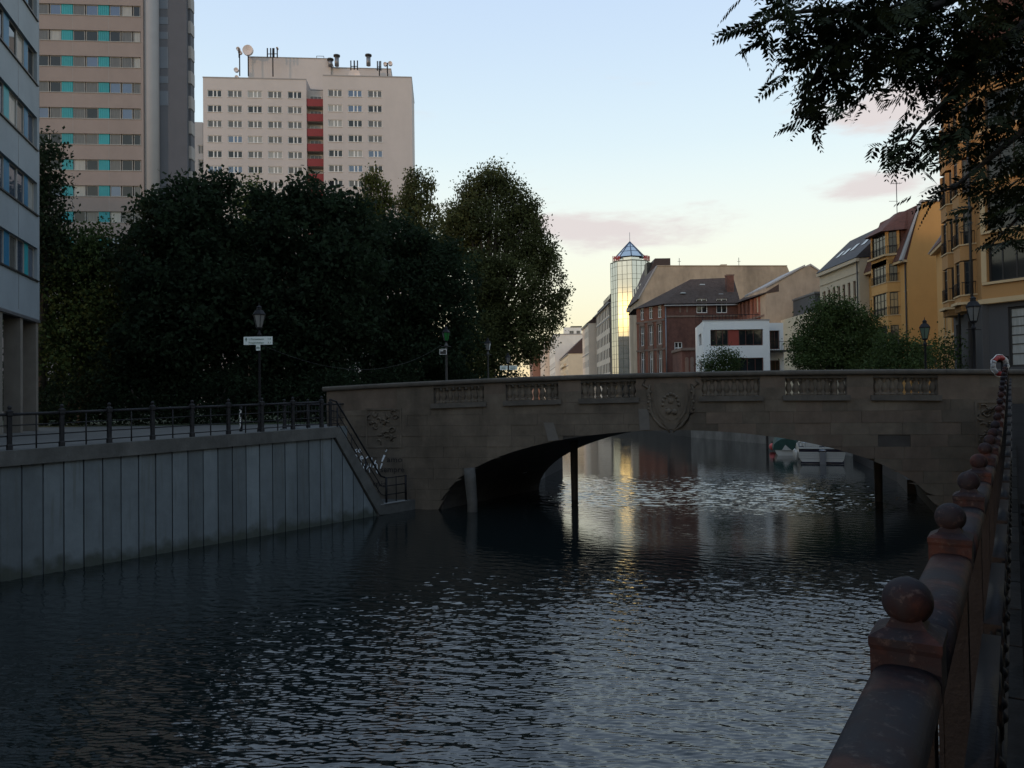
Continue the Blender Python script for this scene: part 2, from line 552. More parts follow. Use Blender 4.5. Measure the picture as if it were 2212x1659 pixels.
def water_sheet(x0, x1, y0, y1, cx, cy, slope, lam=1.0):
    nx, ny = int((x1 - x0) / cx) + 1, int((y1 - y0) / cy) + 1
    X, Y = np.meshgrid(np.linspace(x0, x1, nx), np.linspace(y0, y1, ny))
    Z = sea(X.ravel() / lam, Y.ravel() / lam) * lam * breeze(X.ravel(), Y.ravel()) * slope
    P = np.stack([X.ravel(), Y.ravel(), Z], 1).astype(np.float32)
    idx = np.arange(nx * ny).reshape(ny, nx)
    Q = np.stack([idx[:-1, :-1], idx[:-1, 1:], idx[1:, 1:], idx[1:, :-1]], -1).reshape(-1, 4)
    c = P[Q].mean(1)
    # keep the cells that lie in the canal
    sl = (c[:, 0] + 13.2) * 0.805 - (c[:, 1] - 19.9) * 0.593            # right of the left wall
    rr = (c[:, 0] - 0.853) * 0.8387 - (c[:, 1] - 1.69) * 0.5446          # left of the promenade edge
    ok = ((sl > -0.6) & (rr < 0.6)) if y0 < 20 else np.ones(len(c), bool)
    Q = Q[ok]
    used = np.unique(Q)
    remap = np.zeros(nx * ny, np.int32); remap[used] = np.arange(len(used))
    P, Q = P[used], remap[Q]
    n = len(Q)
    me = bpy.data.meshes.new('water')
    me.vertices.add(len(P)); me.loops.add(n * 4); me.polygons.add(n)
    me.vertices.foreach_set('co', P.ravel())
    me.loops.foreach_set('vertex_index', Q.ravel().astype(np.int32))
    me.polygons.foreach_set('loop_start', np.arange(0, n * 4, 4, dtype=np.int32))
    me.polygons.foreach_set('loop_total', np.full(n, 4, dtype=np.int32))
    me.polygons.foreach_set('use_smooth', np.ones(n, bool))
    me.update(calc_edges=True)
    return tag(link('water', me, WATER), kind='structure')
water_sheet(-14.0, 8.0, 7.5, 17.0, 0.034, 0.022, 0.145)
water_sheet(-16.0, 17.0, 17.0, 32.0, 0.045, 0.029, 0.15)
water_sheet(-7.0, 23.0, 32.0, 52.0, 0.075, 0.055, 0.17, 1.7)
water_sheet(-1.0, 27.0, 52.0, 90.0, 0.16, 0.13, 0.17, 3.0)
wm = MB().quad((-400, -200, -0.12), (400, -200, -0.12), (400, 900, -0.12), (-400, 900, -0.12))
tag(wm.build('water', WATER), kind='structure')

# left canal wall frame: x along the wall towards the bridge, y inland
LW0 = Vector((-13.2, 19.9)); LWA = math.atan2(0.805, 0.593)
LF = (LW0.x, LW0.y, LWA)
def lw(s, inl=0.0):
    return (LW0.x + s * math.cos(LWA) - inl * math.sin(LWA), LW0.y + s * math.sin(LWA) + inl * math.cos(LWA))
# bridge frame: x along the face, y away from the camera
BF = Vector((-3.26, 32.0)); BA = rad(-12.46)
def br(s, y=0.0):
    return (BF.x + s * math.cos(BA) - y * math.sin(BA), BF.y + s * math.sin(BA) + y * math.cos(BA))
BSK = (2.74, 7.31)
ZL = 3.35
left_poly = [lw(-200), lw(-0.05, 0.3), lw(10.9, 0.3), lw(10.9, 2.75), lw(16.5, 2.75), br(-0.4, 1.0), br(-0.4 + BSK[0], BSK[1]), (3.0, 50), (3.5, 86), (0, 200), (-60, 700),
             (-900, 2600), (-3000, 2600), (-3000, -600), (-400, -600)]
MB().prism_xy(left_poly, -1.5, ZL).build('ground', PAVE)
tag(bpy.data.objects['ground'], kind='structure')
# park floor under the trees on the left bank
MB().prism_xy([(-60, 44), (-26, 42), (-9, 41), (0.5, 44), (1.5, 86), (-4, 190), (-60, 190)], ZL - 0.5, ZL + 0.03).build('park_ground', GRASS)
tag(bpy.data.objects['park_ground'], kind='structure')
right_poly = [br(19.6, 1.0), br(19.6 + BSK[0] - 1.5, BSK[1]), (20.6, 39.5), (24.6, 54), (25.6, 66), (20.0, 86), (19.6, 120), (15, 200), (-45, 700),
              (-700, 2600), (3000, 2600), (3000, 20), (60, 22), (33, 28), br(24.5, 3.0)]
MB().prism_xy(right_poly, -1.5, 3.6).build('far_quay_ground', PAVE)
tag(bpy.data.objects['far_quay_ground'], kind='structure')

# right promenade beside the camera: ramps up to the bridge
RD = Vector((0.5446, 0.8387)); RN = Vector((0.8387, -0.5446)); R0 = Vector((0.853, 1.69))
RA = math.atan2(RD.y, RD.x)
def zg(r):
    t = min(1.0, max(0.0, (r - 7.0) / 21.0))
    return 2.85 + 1.3 * t * t * (3 - 2 * t)
def rp(r, inl=0.0):
    q = R0 + RD * r + RN * inl
    return (q.x, q.y)
mb = MB()
rs = [-250, -45, -20, -8, -3] + [i * 1.5 for i in range(-1, 22)] + [33.0]
vs, fs = [], []
for r in rs:
    for inl, zz in ((-0.12, -1.5), (-0.12, zg(r) - 0.05), (6.0, zg(r) - 0.05), (60.0, zg(r) - 0.05)):
        q = rp(r, inl)
        vs.append((q[0], q[1], zz))
for i in range(len(rs) - 1):
    for k in range(3):
        a = i * 4 + k
        fs.append((a, a + 4, a + 5, a + 1))
mb.add(vs, fs)
prom = tag(mb.build('promenade', mat('promenade_paving', (0.024, 0.022, 0.021), 0.9, 0.25, 3, bump=0.4, bscale=14, stain=0.3, spec=0.03)), kind='structure')
# stone slabs of the promenade near the camera
SLAB = mat('granite_slab', (0.021, 0.019, 0.018), 1.0, 0.25, 9, rnd=0.45, bump=0.4, bscale=30, spec=0.03)
KERB = mat('granite_edge', (0.026, 0.025, 0.024), 1.0, 0.3, 6, rnd=0.25, bump=0.5, bscale=25, spec=0.03)
sl_me = []
for k in range(5):
    q = MB(); q.frustum(0, 0, -0.045, 0.0 + 0.004 * k, 0.19, 0.145, 0.183, 0.138)
    sl_me.append(q.mesh('paving_slab'))
ke_me = MB().frustum(0, 0, -0.045, 0.035, 0.49, 0.17, 0.485, 0.162).mesh('edge_stone')
for i in range(0, 46):
    r = -2.5 + i * 0.305
    for j in range(5):
        inl = 0.44 + j * 0.40 + (0.2 if i % 2 else 0.0)
        q = rp(r, inl)
        o = link('paving_slab', RNG.choice(sl_me), SLAB, prom, (q[0], q[1], zg(r) + RNG.uniform(-0.003, 0.003)), RA - math.pi / 2 + RNG.uniform(-0.01, 0.01))
        o.rotation_euler[0] = math.atan2(zg(r + 0.2) - zg(r - 0.2), 0.4)
for i in range(0, 20):
    r = -2.5 + i * 1.0
    q = rp(r, 0.05)
    o = link('edge_stone', ke_me, KERB, prom, (q[0], q[1], zg(r)), RA)
    o.rotation_euler[1] = -math.atan2(zg(r + 0.4) - zg(r - 0.4), 0.8)

# ================================================================== left canal wall
PANEL = mat('wall_panel_concrete', (0.125, 0.146, 0.156), 0.8, 0.18, 1.4, rnd=0.24, bump=0.2, bscale=8, stain=0.3)
PANELB = mat('wall_backing', (0.10, 0.11, 0.12), 0.9, 0.2, 2)
COPING = mat('dark_coping', (0.085, 0.085, 0.08), 0.85, 0.3, 2.5, bump=0.4, bscale=14, stain=0.4)
def weather(m):
    """algae and damp growing up from the water line, rust runs from the top"""
    N, L = m.node_tree.nodes, m.node_tree.links
    p = N['Principled BSDF']
    src = p.inputs['Base Color'].links[0].from_socket
    geo = N.new('ShaderNodeNewGeometry')
    sp = N.new('ShaderNodeSeparateXYZ'); L.new(geo.outputs['Position'], sp.inputs[0])
    n = N.new('ShaderNodeTexNoise'); n.inputs['Scale'].default_value = 2.2; n.inputs['Detail'].default_value = 6; L.new(geo.outputs['Position'], n.inputs['Vector'])
    ma = N.new('ShaderNodeMath'); ma.operation = 'MULTIPLY_ADD'; ma.inputs[1].default_value = 0.9; L.new(n.outputs['Fac'], ma.inputs[0])
    iv = N.new('ShaderNodeMath'); iv.operation = 'MULTIPLY'; iv.inputs[1].default_value = -1.0; L.new(sp.outputs['Z'], iv.inputs[0]); L.new(iv.outputs[0], ma.inputs[2])
    mr = N.new('ShaderNodeMapRange'); mr.inputs['From Min'].default_value = 0.0; mr.inputs['From Max'].default_value = 0.32; mr.inputs['To Max'].default_value = 0.85; L.new(ma.outputs[0], mr.inputs['Value'])
    mx = N.new('ShaderNodeMix'); mx.data_type = 'RGBA'; L.new(mr.outputs[0], mx.inputs['Factor']); L.new(src, mx.inputs['A']); mx.inputs['B'].default_value = (0.035, 0.042, 0.030, 1)
    mp = N.new('ShaderNodeMapping'); mp.inputs['Scale'].default_value = (7, 7, 0.5); L.new(geo.outputs['Position'], mp.inputs['Vector'])
    n2 = N.new('ShaderNodeTexNoise'); n2.inputs['Scale'].default_value = 1.0; n2.inputs['Detail'].default_value = 5; L.new(mp.outputs[0], n2.inputs['Vector'])
    m2 = N.new('ShaderNodeMapRange'); m2.inputs['From Min'].default_value = 0.56; m2.inputs['From Max'].default_value = 0.72; m2.inputs['To Max'].default_value = 0.5; L.new(n2.outputs['Fac'], m2.inputs['Value'])
    mx2 = N.new('ShaderNodeMix'); mx2.data_type = 'RGBA'; L.new(m2.outputs[0], mx2.inputs['Factor']); L.new(mx.outputs['Result'], mx2.inputs['A']); mx2.inputs['B'].default_value = (0.075, 0.08, 0.07, 1)
    L.new(mx2.outputs['Result'], p.inputs['Base Color'])
weather(PANEL)
canal_wall = thing('canal_wall', 'grey concrete panel canal wall with dark coping left of the stone bridge', 'canal wall', (LW0.x, LW0.y, 0), LWA)
def ztop(s):
    return ZL + 0.02 * s
def zcut(s):            # underside of the coping: falls with the stairs near the bridge
    return min(ztop(s) - 0.40, ztop(11.0) - 0.40 - (s - 11.0) * 1.44) if s > 11.0 else ztop(s) - 0.40
MB().prism_xz([(-198, -1.5), (13.6, -1.5), (13.6, 0.02), (11.0, ztop(11) - 0.5), (-198, 2.5)], 0.10, 0.4).build('wall_backing', PANELB, canal_wall)
pw = 0.52
for i in range(-28, 27):
    a, b = i * pw + 0.02, (i + 1) * pw - 0.02
    za, zb = zcut(a), zcut(b)
    if za < 0.05: break
    j = RNG.uniform(-0.012, 0.012)
    pts = [(a, -1.2), (b, -1.2), (b, max(zb, -1.1)), (a, za)]
    if a < 11.0 < b: pts = [(a, -1.2), (b, -1.2), (b, zb), (11.0, zcut(11.0)), (a, za)]
    MB().prism_xz(pts, j, 0.12).build('wall_panel', PANEL, canal_wall)
    MB().box(b - 0.005, b + 0.045, 0.045, 0.12, -1.2, max(0, min(zb, za) - 0.02)).build('joint_rib', PANELB, canal_wall)
MB().prism_xz([(-30, ztop(-30) - 0.40), (11.05, ztop(11.05) - 0.40), (11.25, ztop(11) - 0.02), (11.2, ztop(11.05)), (-30, ztop(-30))], -0.09, 0.45).build('coping', COPING, canal_wall)
sx0, sz0 = 11.06, ztop(11.0) - 0.40
sx1 = sx0 + (sz0 - 0.02) / 1.44
MB().prism_xz([(sx0, sz0), (sx1, 0.02), (sx1 + 0.30, 0.02), (sx1 + 0.30, 0.36), (sx0 + 0.19, sz0 + 0.36)], -0.086, 0.25).build('sloping_coping', COPING, canal_wall)

# stairs down to a landing by the water
STEP = mat('stair_stone', (0.17, 0.175, 0.175), 0.85, 0.25, 4, bump=0.3, bscale=15, rnd=0.1)
stairs = thing('water_stairs', 'narrow stone stairs behind the sloping coping leading down to a landing at the water', 'stairs', (LW0.x, LW0.y, 0), LWA)
nst = 17
for i in range(nst):
    z = ZL + 0.15 - (i + 1) * (ZL + 0.15 - 0.42) / nst
    a = 10.95 + i * (2.45 / nst)
    MB().box(a, a + 2.45 / nst + 0.03, 0.262, 2.72, z - 0.5, z).build('step', STEP, stairs)
MB().box(13.2, 16.6, -0.06, 2.72, -1.2, 0.40).build('landing', COPING, stairs)
MB().box(13.3, 14.75, -0.10, 0.10, 0.404, 0.44).build('landing_edge', STEP, stairs)
MB().box(10.9, 15.0, 2.70, 3.0, -1, ZL + 0.12).build('side_wall', PANEL, stairs)
def bar(mb, a, b, r=0.02, n=6): mb.tube([a, b], r, n)
for k, off in ((0, 1.0), (1, 0.62), (2, 0.28)):
    m = MB(); m.tube([(11.0, 0.1, ztop(11) + off), (11.25, 0.1, ztop(11) + off - 0.05), (13.5, 0.1, 0.42 + off + 0.1), (13.8, 0.1, 0.42 + off)], 0.035 if k == 0 else 0.018, 8)
    m.build('handrail' if k == 0 else 'rail', IRON, stairs)
for a in (11.3, 12.0, 12.7, 13.35):
    zb = ztop(11) - (a - 11.1) * 1.44
    MB().tube([(a, 0.1, zb - 0.1), (a, 0.1, zb + 1.0)], 0.032 if a in (11.3, 12.7) else 0.015, 8).build('post', IRON, stairs)
for a in (13.75, 14.3, 14.85):
    MB().tube([(a, 0.05, 0.40), (a, 0.05, 1.45)], 0.045 if a != 14.3 else 0.02, 8).build('post', IRON, stairs)
for z in (0.75, 1.1, 1.42):
    MB().tube([(13.75, 0.05, z), (14.85, 0.05, z)], 0.022, 6).build('rail', IRON, stairs)

# ================================================================== iron railings with ball-topped posts
IRONL = mat('railing_paint', (0.022, 0.022, 0.024), 0.65, 0.35, 9, bump=0.3, bscale=50, spec=0.15)
RUST = bpy.data.materials.new('worn_railing_paint')
RUST.use_nodes = True
def rust_nodes():
    N, L = RUST.node_tree.nodes, RUST.node_tree.links
    p = N['Principled BSDF']
    p.inputs['Roughness'].default_value = 0.7
    p.inputs['Specular IOR Level'].default_value = 0.12
    geo = N.new('ShaderNodeNewGeometry')
    n1 = N.new('ShaderNodeTexNoise'); n1.inputs['Scale'].default_value = 3.4; n1.inputs['Detail'].default_value = 7; n1.inputs['Roughness'].default_value = 0.62
    n2 = N.new('ShaderNodeTexNoise'); n2.inputs['Scale'].default_value = 38; n2.inputs['Detail'].default_value = 6; n2.inputs['Roughness'].default_value = 0.7
    L.new(geo.outputs['Position'], n1.inputs['Vector']); L.new(geo.outputs['Position'], n2.inputs['Vector'])
    r1 = N.new('ShaderNodeValToRGB')
    e = r1.color_ramp.elements
    e[0].position = 0.44; e[0].color = (0.018, 0.018, 0.023, 1)
    e[1].position = 0.60; e[1].color = (0.054, 0.024, 0.020, 1)
    x = r1.color_ramp.elements.new(0.52); x.color = (0.022, 0.014, 0.016, 1)
    L.new(n1.outputs['Fac'], r1.inputs['Fac'])
    r2 = N.new('ShaderNodeValToRGB')
    r2.color_ramp.elements[0].position = 0.55; r2.color_ramp.elements[0].color = (0, 0, 0, 1)
    r2.color_ramp.elements[1].position = 0.70; r2.color_ramp.elements[1].color = (1, 1, 1, 1)
    L.new(n2.outputs['Fac'], r2.inputs['Fac'])
    mx = N.new('ShaderNodeMix'); mx.data_type = 'RGBA'
    L.new(r2.outputs['Color'], mx.inputs['Factor'])
    L.new(r1.outputs['Color'], mx.inputs['A'])
    mx.inputs['B'].default_value = (0.07, 0.055, 0.052, 1)
    L.new(mx.outputs['Result'], p.inputs['Base Color'])
    b = N.new('ShaderNodeBump'); b.inputs['Strength'].default_value = 0.35; b.inputs['Distance'].default_value = 0.004
    L.new(n2.outputs['Fac'], b.inputs['Height']); L.new(b.outputs[0], p.inputs['Normal'])
rust_nodes()
def shaft_mesh(h=1.0, a=0.075):
    """square cast shaft on a plinth, with a sunk panel on each face"""
    m = MB()
    m.box(-a, a, -a, a, 0, 0.12)
    m.frustum(0, 0, 0.12, 0.15, a, a, a * 0.82, a * 0.82)
    m.box(-a * 0.72, a * 0.72, -a * 0.72, a * 0.72, 0.15, h - 0.14)
    for sx in (-1, 1):
        for sy in (-1, 1):
            m.box(sx * a * 0.82 - (a * 0.25 if sx > 0 else 0), sx * a * 0.82 + (a * 0.25 if sx < 0 else 0), sy * a * 0.82 - (a * 0.25 if sy > 0 else 0), sy * a * 0.82 + (a * 0.25 if sy < 0 else 0), 0.152, h - 0.141)
    return m
def post_mesh(h=1.0, a=0.075):
    """cap of the post: necking, block, slab and a flare under the ball"""
    m = MB()
    m.frustum(0, 0, h - 0.14, h - 0.12, a * 0.82, a * 0.82, a * 1.12, a * 1.12)
    m.box(-a * 1.12, a * 1.12, -a * 1.12, a * 1.12, h - 0.12, h - 0.03)
    m.frustum(0, 0, h - 0.03, h - 0.02, a * 1.12, a * 1.12, a * 1.17, a * 1.17)
    m.box(-a * 1.17, a * 1.17, -a * 1.17, a * 1.17, h - 0.02, h - 0.004)
    m.frustum(0, 0, h - 0.004, h + 0.004, a * 1.17, a * 1.17, a * 0.98, a * 0.98)
    m.frustum(0, 0, h + 0.004, h + 0.014, a * 0.98, a * 0.98, a * 0.66, a * 0.66)
    m.frustum(0, 0, h + 0.014, h + 0.032, a * 0.66, a * 0.66, a * 0.50, a * 0.50)
    m.frustum(0, 0, h + 0.032, h + 0.06, a * 0.50, a * 0.50, a * 0.44, a * 0.44)
    return m
PM = post_mesh(1.135, 0.060).mesh('post_cap')
PMS = shaft_mesh(1.135, 0.060).mesh('post')
BM = MB().ball((0, 0, 1.20), 0.0515, 28, 18).mesh('ball_finial')
PS = post_mesh(1.02, 0.06).mesh('post_cap')
PSS = shaft_mesh(1.02, 0.06).mesh('post')
BS = MB().ball((0, 0, 1.02 + 0.05 + 0.04), 0.052, 12, 8).mesh('ball_finial')

left_rail = thing('quay_railing', 'dark iron railing with ball-topped posts on the far left quay', 'railing', (LW0.x, LW0.y, 0), LWA)
sp = 1.29
for i in range(-8, 9):
    s = 0.30 + i * sp
    if s > 11.2: break
    link('post', PSS, IRONL, left_rail, (s, 0.18, ztop(s)))
    link('post_cap', PS, IRONL, left_rail, (s, 0.18, ztop(s)))
    link('ball_finial', BS, IRONL, left_rail, (s, 0.18, ztop(s)))
    if i < 8:
        b = s + sp
        zm = ztop(s + sp / 2)
        MB().tube([(s + sp / 2, 0.18, zm), (s + sp / 2, 0.18, zm + 0.9)], 0.02, 6).build('stanchion', IRONL, left_rail)
        for z, r in ((0.93, 0.038), (0.64, 0.016), (0.36, 0.016), (0.12, 0.016)):
            MB().tube([(s, 0.18, ztop(s) + z), (b, 0.18, ztop(b) + z)], r, 8).build('rail', IRONL, left_rail)
back_rail = thing('stair_railing', 'short dark iron railing above the stairs meeting the left end of the bridge', 'railing', (LW0.x, LW0.y, ZL + 0.12), LWA)
for i in range(5):
    s = 11.0 + i * 1.15
    link('post', PSS, IRONL, back_rail, (s, 2.85, 0)); link('post_cap', PS, IRONL, back_rail, (s, 2.85, 0)); link('ball_finial', BS, IRONL, back_rail, (s, 2.85, 0))
    if i < 4:
        for z, r in ((0.93, 0.035), (0.64, 0.016), (0.36, 0.016), (0.12, 0.016)):
            MB().tube([(s, 2.85, z), (s + 1.15, 2.85, z)], r, 8).build('rail', IRONL, back_rail)
        for k in range(1, 6):
            MB().tube([(s + k * 0.19, 2.85, 0.12), (s + k * 0.19, 2.85, 0.93)], 0.011, 5).build('bar', IRONL, back_rail)

near_rail = thing('promenade_railing', 'heavy worn iron railing with rust-red ball posts from the lower right corner to the bridge', 'railing', (0, 0, 0))
PSP = 1.344
def rail_seg(r0, r1, z0, z1, name, prof, m=RUST, inl=0.0):
    """sweep an (across, up) profile along the railing"""
    n = len(prof)
    vs = []
    for r, z in ((r0, z0), (r1, z1)):
        for a, h in prof:
            q = rp(r, inl + a)
            vs.append((q[0], q[1], z + h))
    fs = [(i, i + n, (i + 1) % n + n, (i + 1) % n) for i in range(n)] + [tuple(range(n)), tuple(range(2 * n - 1, n - 1, -1))]
    o = MB().add(vs, fs, False)
    o.smooth = [True] * n + [False, False]
    return o.build(name, m, near_rail)
TOPP = [(0.060, -0.03), (0.067, -0.012)] + [(0.067 * abs(math.cos(t)) ** 0.62 * (1 if math.cos(t) > 0 else -1), 0.050 * math.sin(t) ** 0.7) for t in [math.pi * k / 14 for k in range(1, 14)]] + [(-0.067, -0.012), (-0.060, -0.03)]
FLAT = [(0.028, -0.012), (0.028, 0.012), (-0.028, 0.012), (-0.028, -0.012)]
def scroll_mesh():
    m = MB()
    pts = []
    for k in range(26):
        t = k / 25.0
        a = t * 3.6 * math.pi
        rr = 0.115 * (1 - 0.72 * t)
        pts.append((rr * math.cos(a), 0, rr * math.sin(a)))
    m.tube(pts, 0.011, 6)
    m.ball((0, 0, 0), 0.028, 8, 6)
    return m.mesh('scroll')
SCR = scroll_mesh()
for i in range(-2, 23):
    r = i * PSP
    q = rp(r)
    z = zg(r)
    link('post', PMS, IRON, near_rail, (q[0], q[1], z), RA)
    link('post_cap', PM, RUST, near_rail, (q[0], q[1], z), RA)
    link('ball_finial', BM, RUST, near_rail, (q[0], q[1], z), RA)
    if i < 22:
        a, b = r + 0.07, r + PSP - 0.07
        za, zb = zg(a), zg(b)
        rail_seg(a, b, za + 1.03, zb + 1.03, 'top_rail', TOPP)
        for hz in (0.80, 0.18):
            rail_seg(a, b, za + hz, zb + hz, 'flat_bar', FLAT, IRON, 0.12)
        for k in range(1, 7):
            rr = r + k * PSP / 7
            zz = zg(rr)
            w0 = rp(rr, 0.12)
            MB().tube([(w0[0], w0[1], zz + 0.10), (w0[0], w0[1], zz + 0.80)], 0.011, 6).build('bar', IRON, near_rail)
            if i < 9:
                w1 = rp(rr + PSP / 14, 0.13)
                link('scroll', SCR, IRON, near_rail, (w1[0], w1[1], zz + 0.34 + 0.12 * (k % 2)), RA)
# ================================================================== stone bridge
SAND = mat('sandstone', (0.122, 0.099, 0.075), 0.9, 0.34, 1.2, rnd=0.08, bump=0.5, bscale=9, stain=0.45)
SANDCAP = mat('sandstone_cap', (0.094, 0.083, 0.070), 0.9, 0.25, 2.2, bump=0.5, bscale=10, stain=0.35)
SANDPALE = mat('sandstone_new', (0.125, 0.113, 0.10), 0.9, 0.15, 2.5, bump=0.3, bscale=12)
SANDRED = mat('sandstone_reddish', (0.124, 0.094, 0.071), 0.9, 0.25, 1.6, rnd=0.08, bump=0.4, bscale=9, stain=0.3)
SANDDARK = mat('sandstone_sooty', (0.052, 0.047, 0.042), 0.9, 0.25, 2.0, bump=0.5, bscale=9)
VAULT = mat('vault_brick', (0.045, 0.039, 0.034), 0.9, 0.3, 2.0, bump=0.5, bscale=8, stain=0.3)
bridge = thing('stone_bridge', 'low sandstone arch bridge with balustrade crossing the canal', 'bridge', (BF.x, BF.y, 0), BA)
SC, SA, RISE = 9.64, 9.36, 3.22
SL, SR = -4.78, 24.5
def arch(s):
    u = (s - SC) / SA
    return RISE * math.sqrt(1 - u * u) if abs(u) < 1 else -1.5
def cap(s):
    return 5.46 - 0.00125 * (s - 11.0) ** 2
def sillz(s):
    return cap(s) - 1.08
# body: spandrels, vault and roadway
ss = [SL, -3, -1.5, SC - SA] + [SC - SA * math.cos(math.pi * k / 36) for k in range(1, 36)] + [SC + SA, 20, 21.5, 23, SR]
mb = MB()
Y0, Y1 = 0.12, BSK[1]
def skew(s, y):
    t = min(1.0, max(0.0, (s - SC + SA) / (2 * SA)))
    return s + (BSK[0] - 1.5 * t) * y / BSK[1]
for a, b in zip(ss[:-1], ss[1:]):
    inside = SC - SA - 1e-6 <= a and b <= SC + SA + 1e-6
    za = max(arch(a), 0) if inside else -1.5
    zb = max(arch(b), 0) if inside else -1.5
    ta, tb = sillz(a), sillz(b)
    F0 = [(skew(a, Y0), Y0, za), (skew(b, Y0), Y0, zb), (skew(b, Y0), Y0, tb), (skew(a, Y0), Y0, ta)]
    F1 = [(skew(a, Y1), Y1, za), (skew(b, Y1), Y1, zb), (skew(b, Y1), Y1, tb), (skew(a, Y1), Y1, ta)]
    k = len(mb.v)
    mb.add(F0 + F1, [(0, 1, 2, 3), (5, 4, 7, 6), (1, 0, 4, 5), (3, 2, 6, 7)])
for s, sg in ((SC - SA, 1), (SC + SA, -1)):
    mb.quad((skew(s, Y0), Y0, -1.5), (skew(s, Y0), Y0, 0), (skew(s, Y1), Y1, 0), (skew(s, Y1), Y1, -1.5))
mb.quad((SL, Y0, -1.5), (skew(SL, Y1), Y1, -1.5), (skew(SL, Y1), Y1, sillz(SL)), (SL, Y0, sillz(SL)))
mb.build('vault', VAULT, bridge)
# facing stones
CH = 0.44
zz = -0.5
row = 0
while zz < 4.5:
    s = SL + (0.0 if row % 2 else -0.55)
    while s < SR - 0.3:
        ln = RNG.uniform(0.85, 1.45)
        a, b = max(s, SL), min(s + ln, SR)
        s += ln
        if b - a < 0.25: continue
        g = 0.0028
        n = 5
        xs = [a + g + (b - a - 2 * g) * i / n for i in range(n + 1)]
        low = [max(zz + g, arch(x)) for x in xs]
        top = [min(zz + CH - g, sillz(x)) for x in xs]
        if max(t - l for t, l in zip(top, low)) < 0.03: continue
        keep = [i for i in range(n + 1) if top[i] - low[i] > 0.004]
        if len(keep) < 2: continue
        i0, i1 = keep[0], keep[-1]
        # trim to the arch line where the stone meets it
        pts = [(xs[i], low[i]) for i in range(i0, i1 + 1)] + [(xs[i], top[i]) for i in range(i1, i0 - 1, -1)]
        if i0 > 0 and arch(xs[i0 - 1]) > 0: pts.append((xs[i0 - 1], top[i0 - 1]))
        if i1 < n and arch(xs[i1 + 1]) > 0: pts.insert(i1 - i0 + 1, (xs[i1 + 1], top[i1 + 1]))
        f = RNG.uniform(-0.014, 0.012)
        u = RNG.random()
        if u < 0.03 and abs((a + b) / 2 - SC) > 2.5: m, f = SANDDARK, 0.03
        elif (a + b) / 2 > 11.5 and u < 0.5: m = SANDRED
        else: m = SAND
        MB().prism_xz(pts, f, 0.11).build('stone', m, bridge)
    zz += CH
    row += 1
# paler replaced stones
MB().prism_xz([(4.80, arch(4.95) + 0.01), (5.22, arch(5.25) + 0.01), (5.02, 3.55), (4.62, 3.55)], -0.022, 0.10).build('replaced_stone', SANDPALE, bridge)
MB().prism_xz([(8.42, 3.22), (8.80, 3.24), (8.78, 4.05), (8.38, 4.05)], -0.022, 0.10).build('replaced_stone', SANDPALE, bridge)
# balustrade
WW, WG, WC = 2.1635, 0.9045, 2.4756
wins = [0.0, WW + WG, 2 * (WW + WG)]
wins += [wins[2] + WW + WC, wins[2] + WW + WC + WW + WG, wins[2] + WW + WC + 2 * (WW + WG)]
bal_prof = [(0.075, 0.0), (0.075, 0.05), (0.05, 0.07), (0.045, 0.10), (0.078, 0.20), (0.085, 0.27), (0.070, 0.36), (0.045, 0.46), (0.04, 0.50), (0.058, 0.53), (0.058, 0.56), (0.075, 0.58), (0.075, 0.63)]
bal_prof = [(r * 1.42, z) for r, z in bal_prof]
BAL = MB().lathe(bal_prof, n=10).mesh('baluster')
def balustrade(y, off, sgn):
    edges = [SL] + [v for w in wins for v in (w, w + WW)] + [SR]
    ox = off
    for k in range(0, len(edges), 2):                    # piers between the openings
        a, b = edges[k], edges[k + 1]
        n = max(1, int((b - a) / 1.25))
        for i in range(n):
            p, q = a + (b - a) * i / n, a + (b - a) * (i + 1) / n
            for lo, hi in ((0.0, 0.4365), (0.4365, 0.88)):
                j = RNG.uniform(0.001, 0.012)
                MB().prism_xz([(p + ox, sillz(p) + lo), (q + ox, sillz(q) + lo), (q + ox, sillz(q) + hi), (p + ox, sillz(p) + hi)],
                              y + j, y + 0.36 - j).build('pier_stone', SAND if RNG.random() < 0.6 else SANDRED, bridge)
    for w in wins:
        MB().prism_xz([(w - 0.1 + ox, sillz(w - .1) - 0.06), (w + WW + 0.1 + ox, sillz(w + WW + .1) - 0.06), (w + WW + 0.1 + ox, sillz(w + WW + .1) + 0.14), (w - 0.1 + ox, sillz(w - .1) + 0.14)],
                      y - 0.09 if sgn > 0 else y, y + 0.36 if sgn > 0 else y + 0.45).build('sill_course', SANDCAP, bridge)
        MB().prism_xz([(w + ox, sillz(w) + 0.775), (w + WW + ox, sillz(w + WW) + 0.775), (w + WW + ox, sillz(w + WW) + 0.885), (w + ox, sillz(w) + 0.885)], y + 0.03, y + 0.33).build('lintel', SANDCAP, bridge)
        for i in range(8):
            s = w + WW * (i + 0.5) / 8
            link('baluster', BAL, SAND, bridge, (s + ox, y + 0.18, sillz(s) + 0.142))
    # moulded cap, swept along the gentle hump
    prof = [(-0.05, 0.0), (-0.10, 0.03), (-0.12, 0.08), (-0.12, 0.15), (-0.08, 0.20), (0.44, 0.20), (0.48, 0.15), (0.48, 0.08), (0.46, 0.03), (0.41, 0.0)]
    for k in range(17):
        a, b = SL + (SR - SL) * k / 17 - (0.15 if k == 0 else 0), SL + (SR - SL) * (k + 1) / 17
        vs = []
        for s in (a + 0.004, b - 0.004):
            vs += [(s + ox, y + dy, cap(s) - 0.20 + dz) for dy, dz in prof]
        n = len(prof)
        fs = [(i, (i + 1) % n, (i + 1) % n + n, i + n) for i in range(n)] + [tuple(range(n - 1, -1, -1)), tuple(range(n, 2 * n))]
        MB().add(vs, fs).build('cap_stone', SANDCAP, bridge)
balustrade(0.0, 0.0, 1)
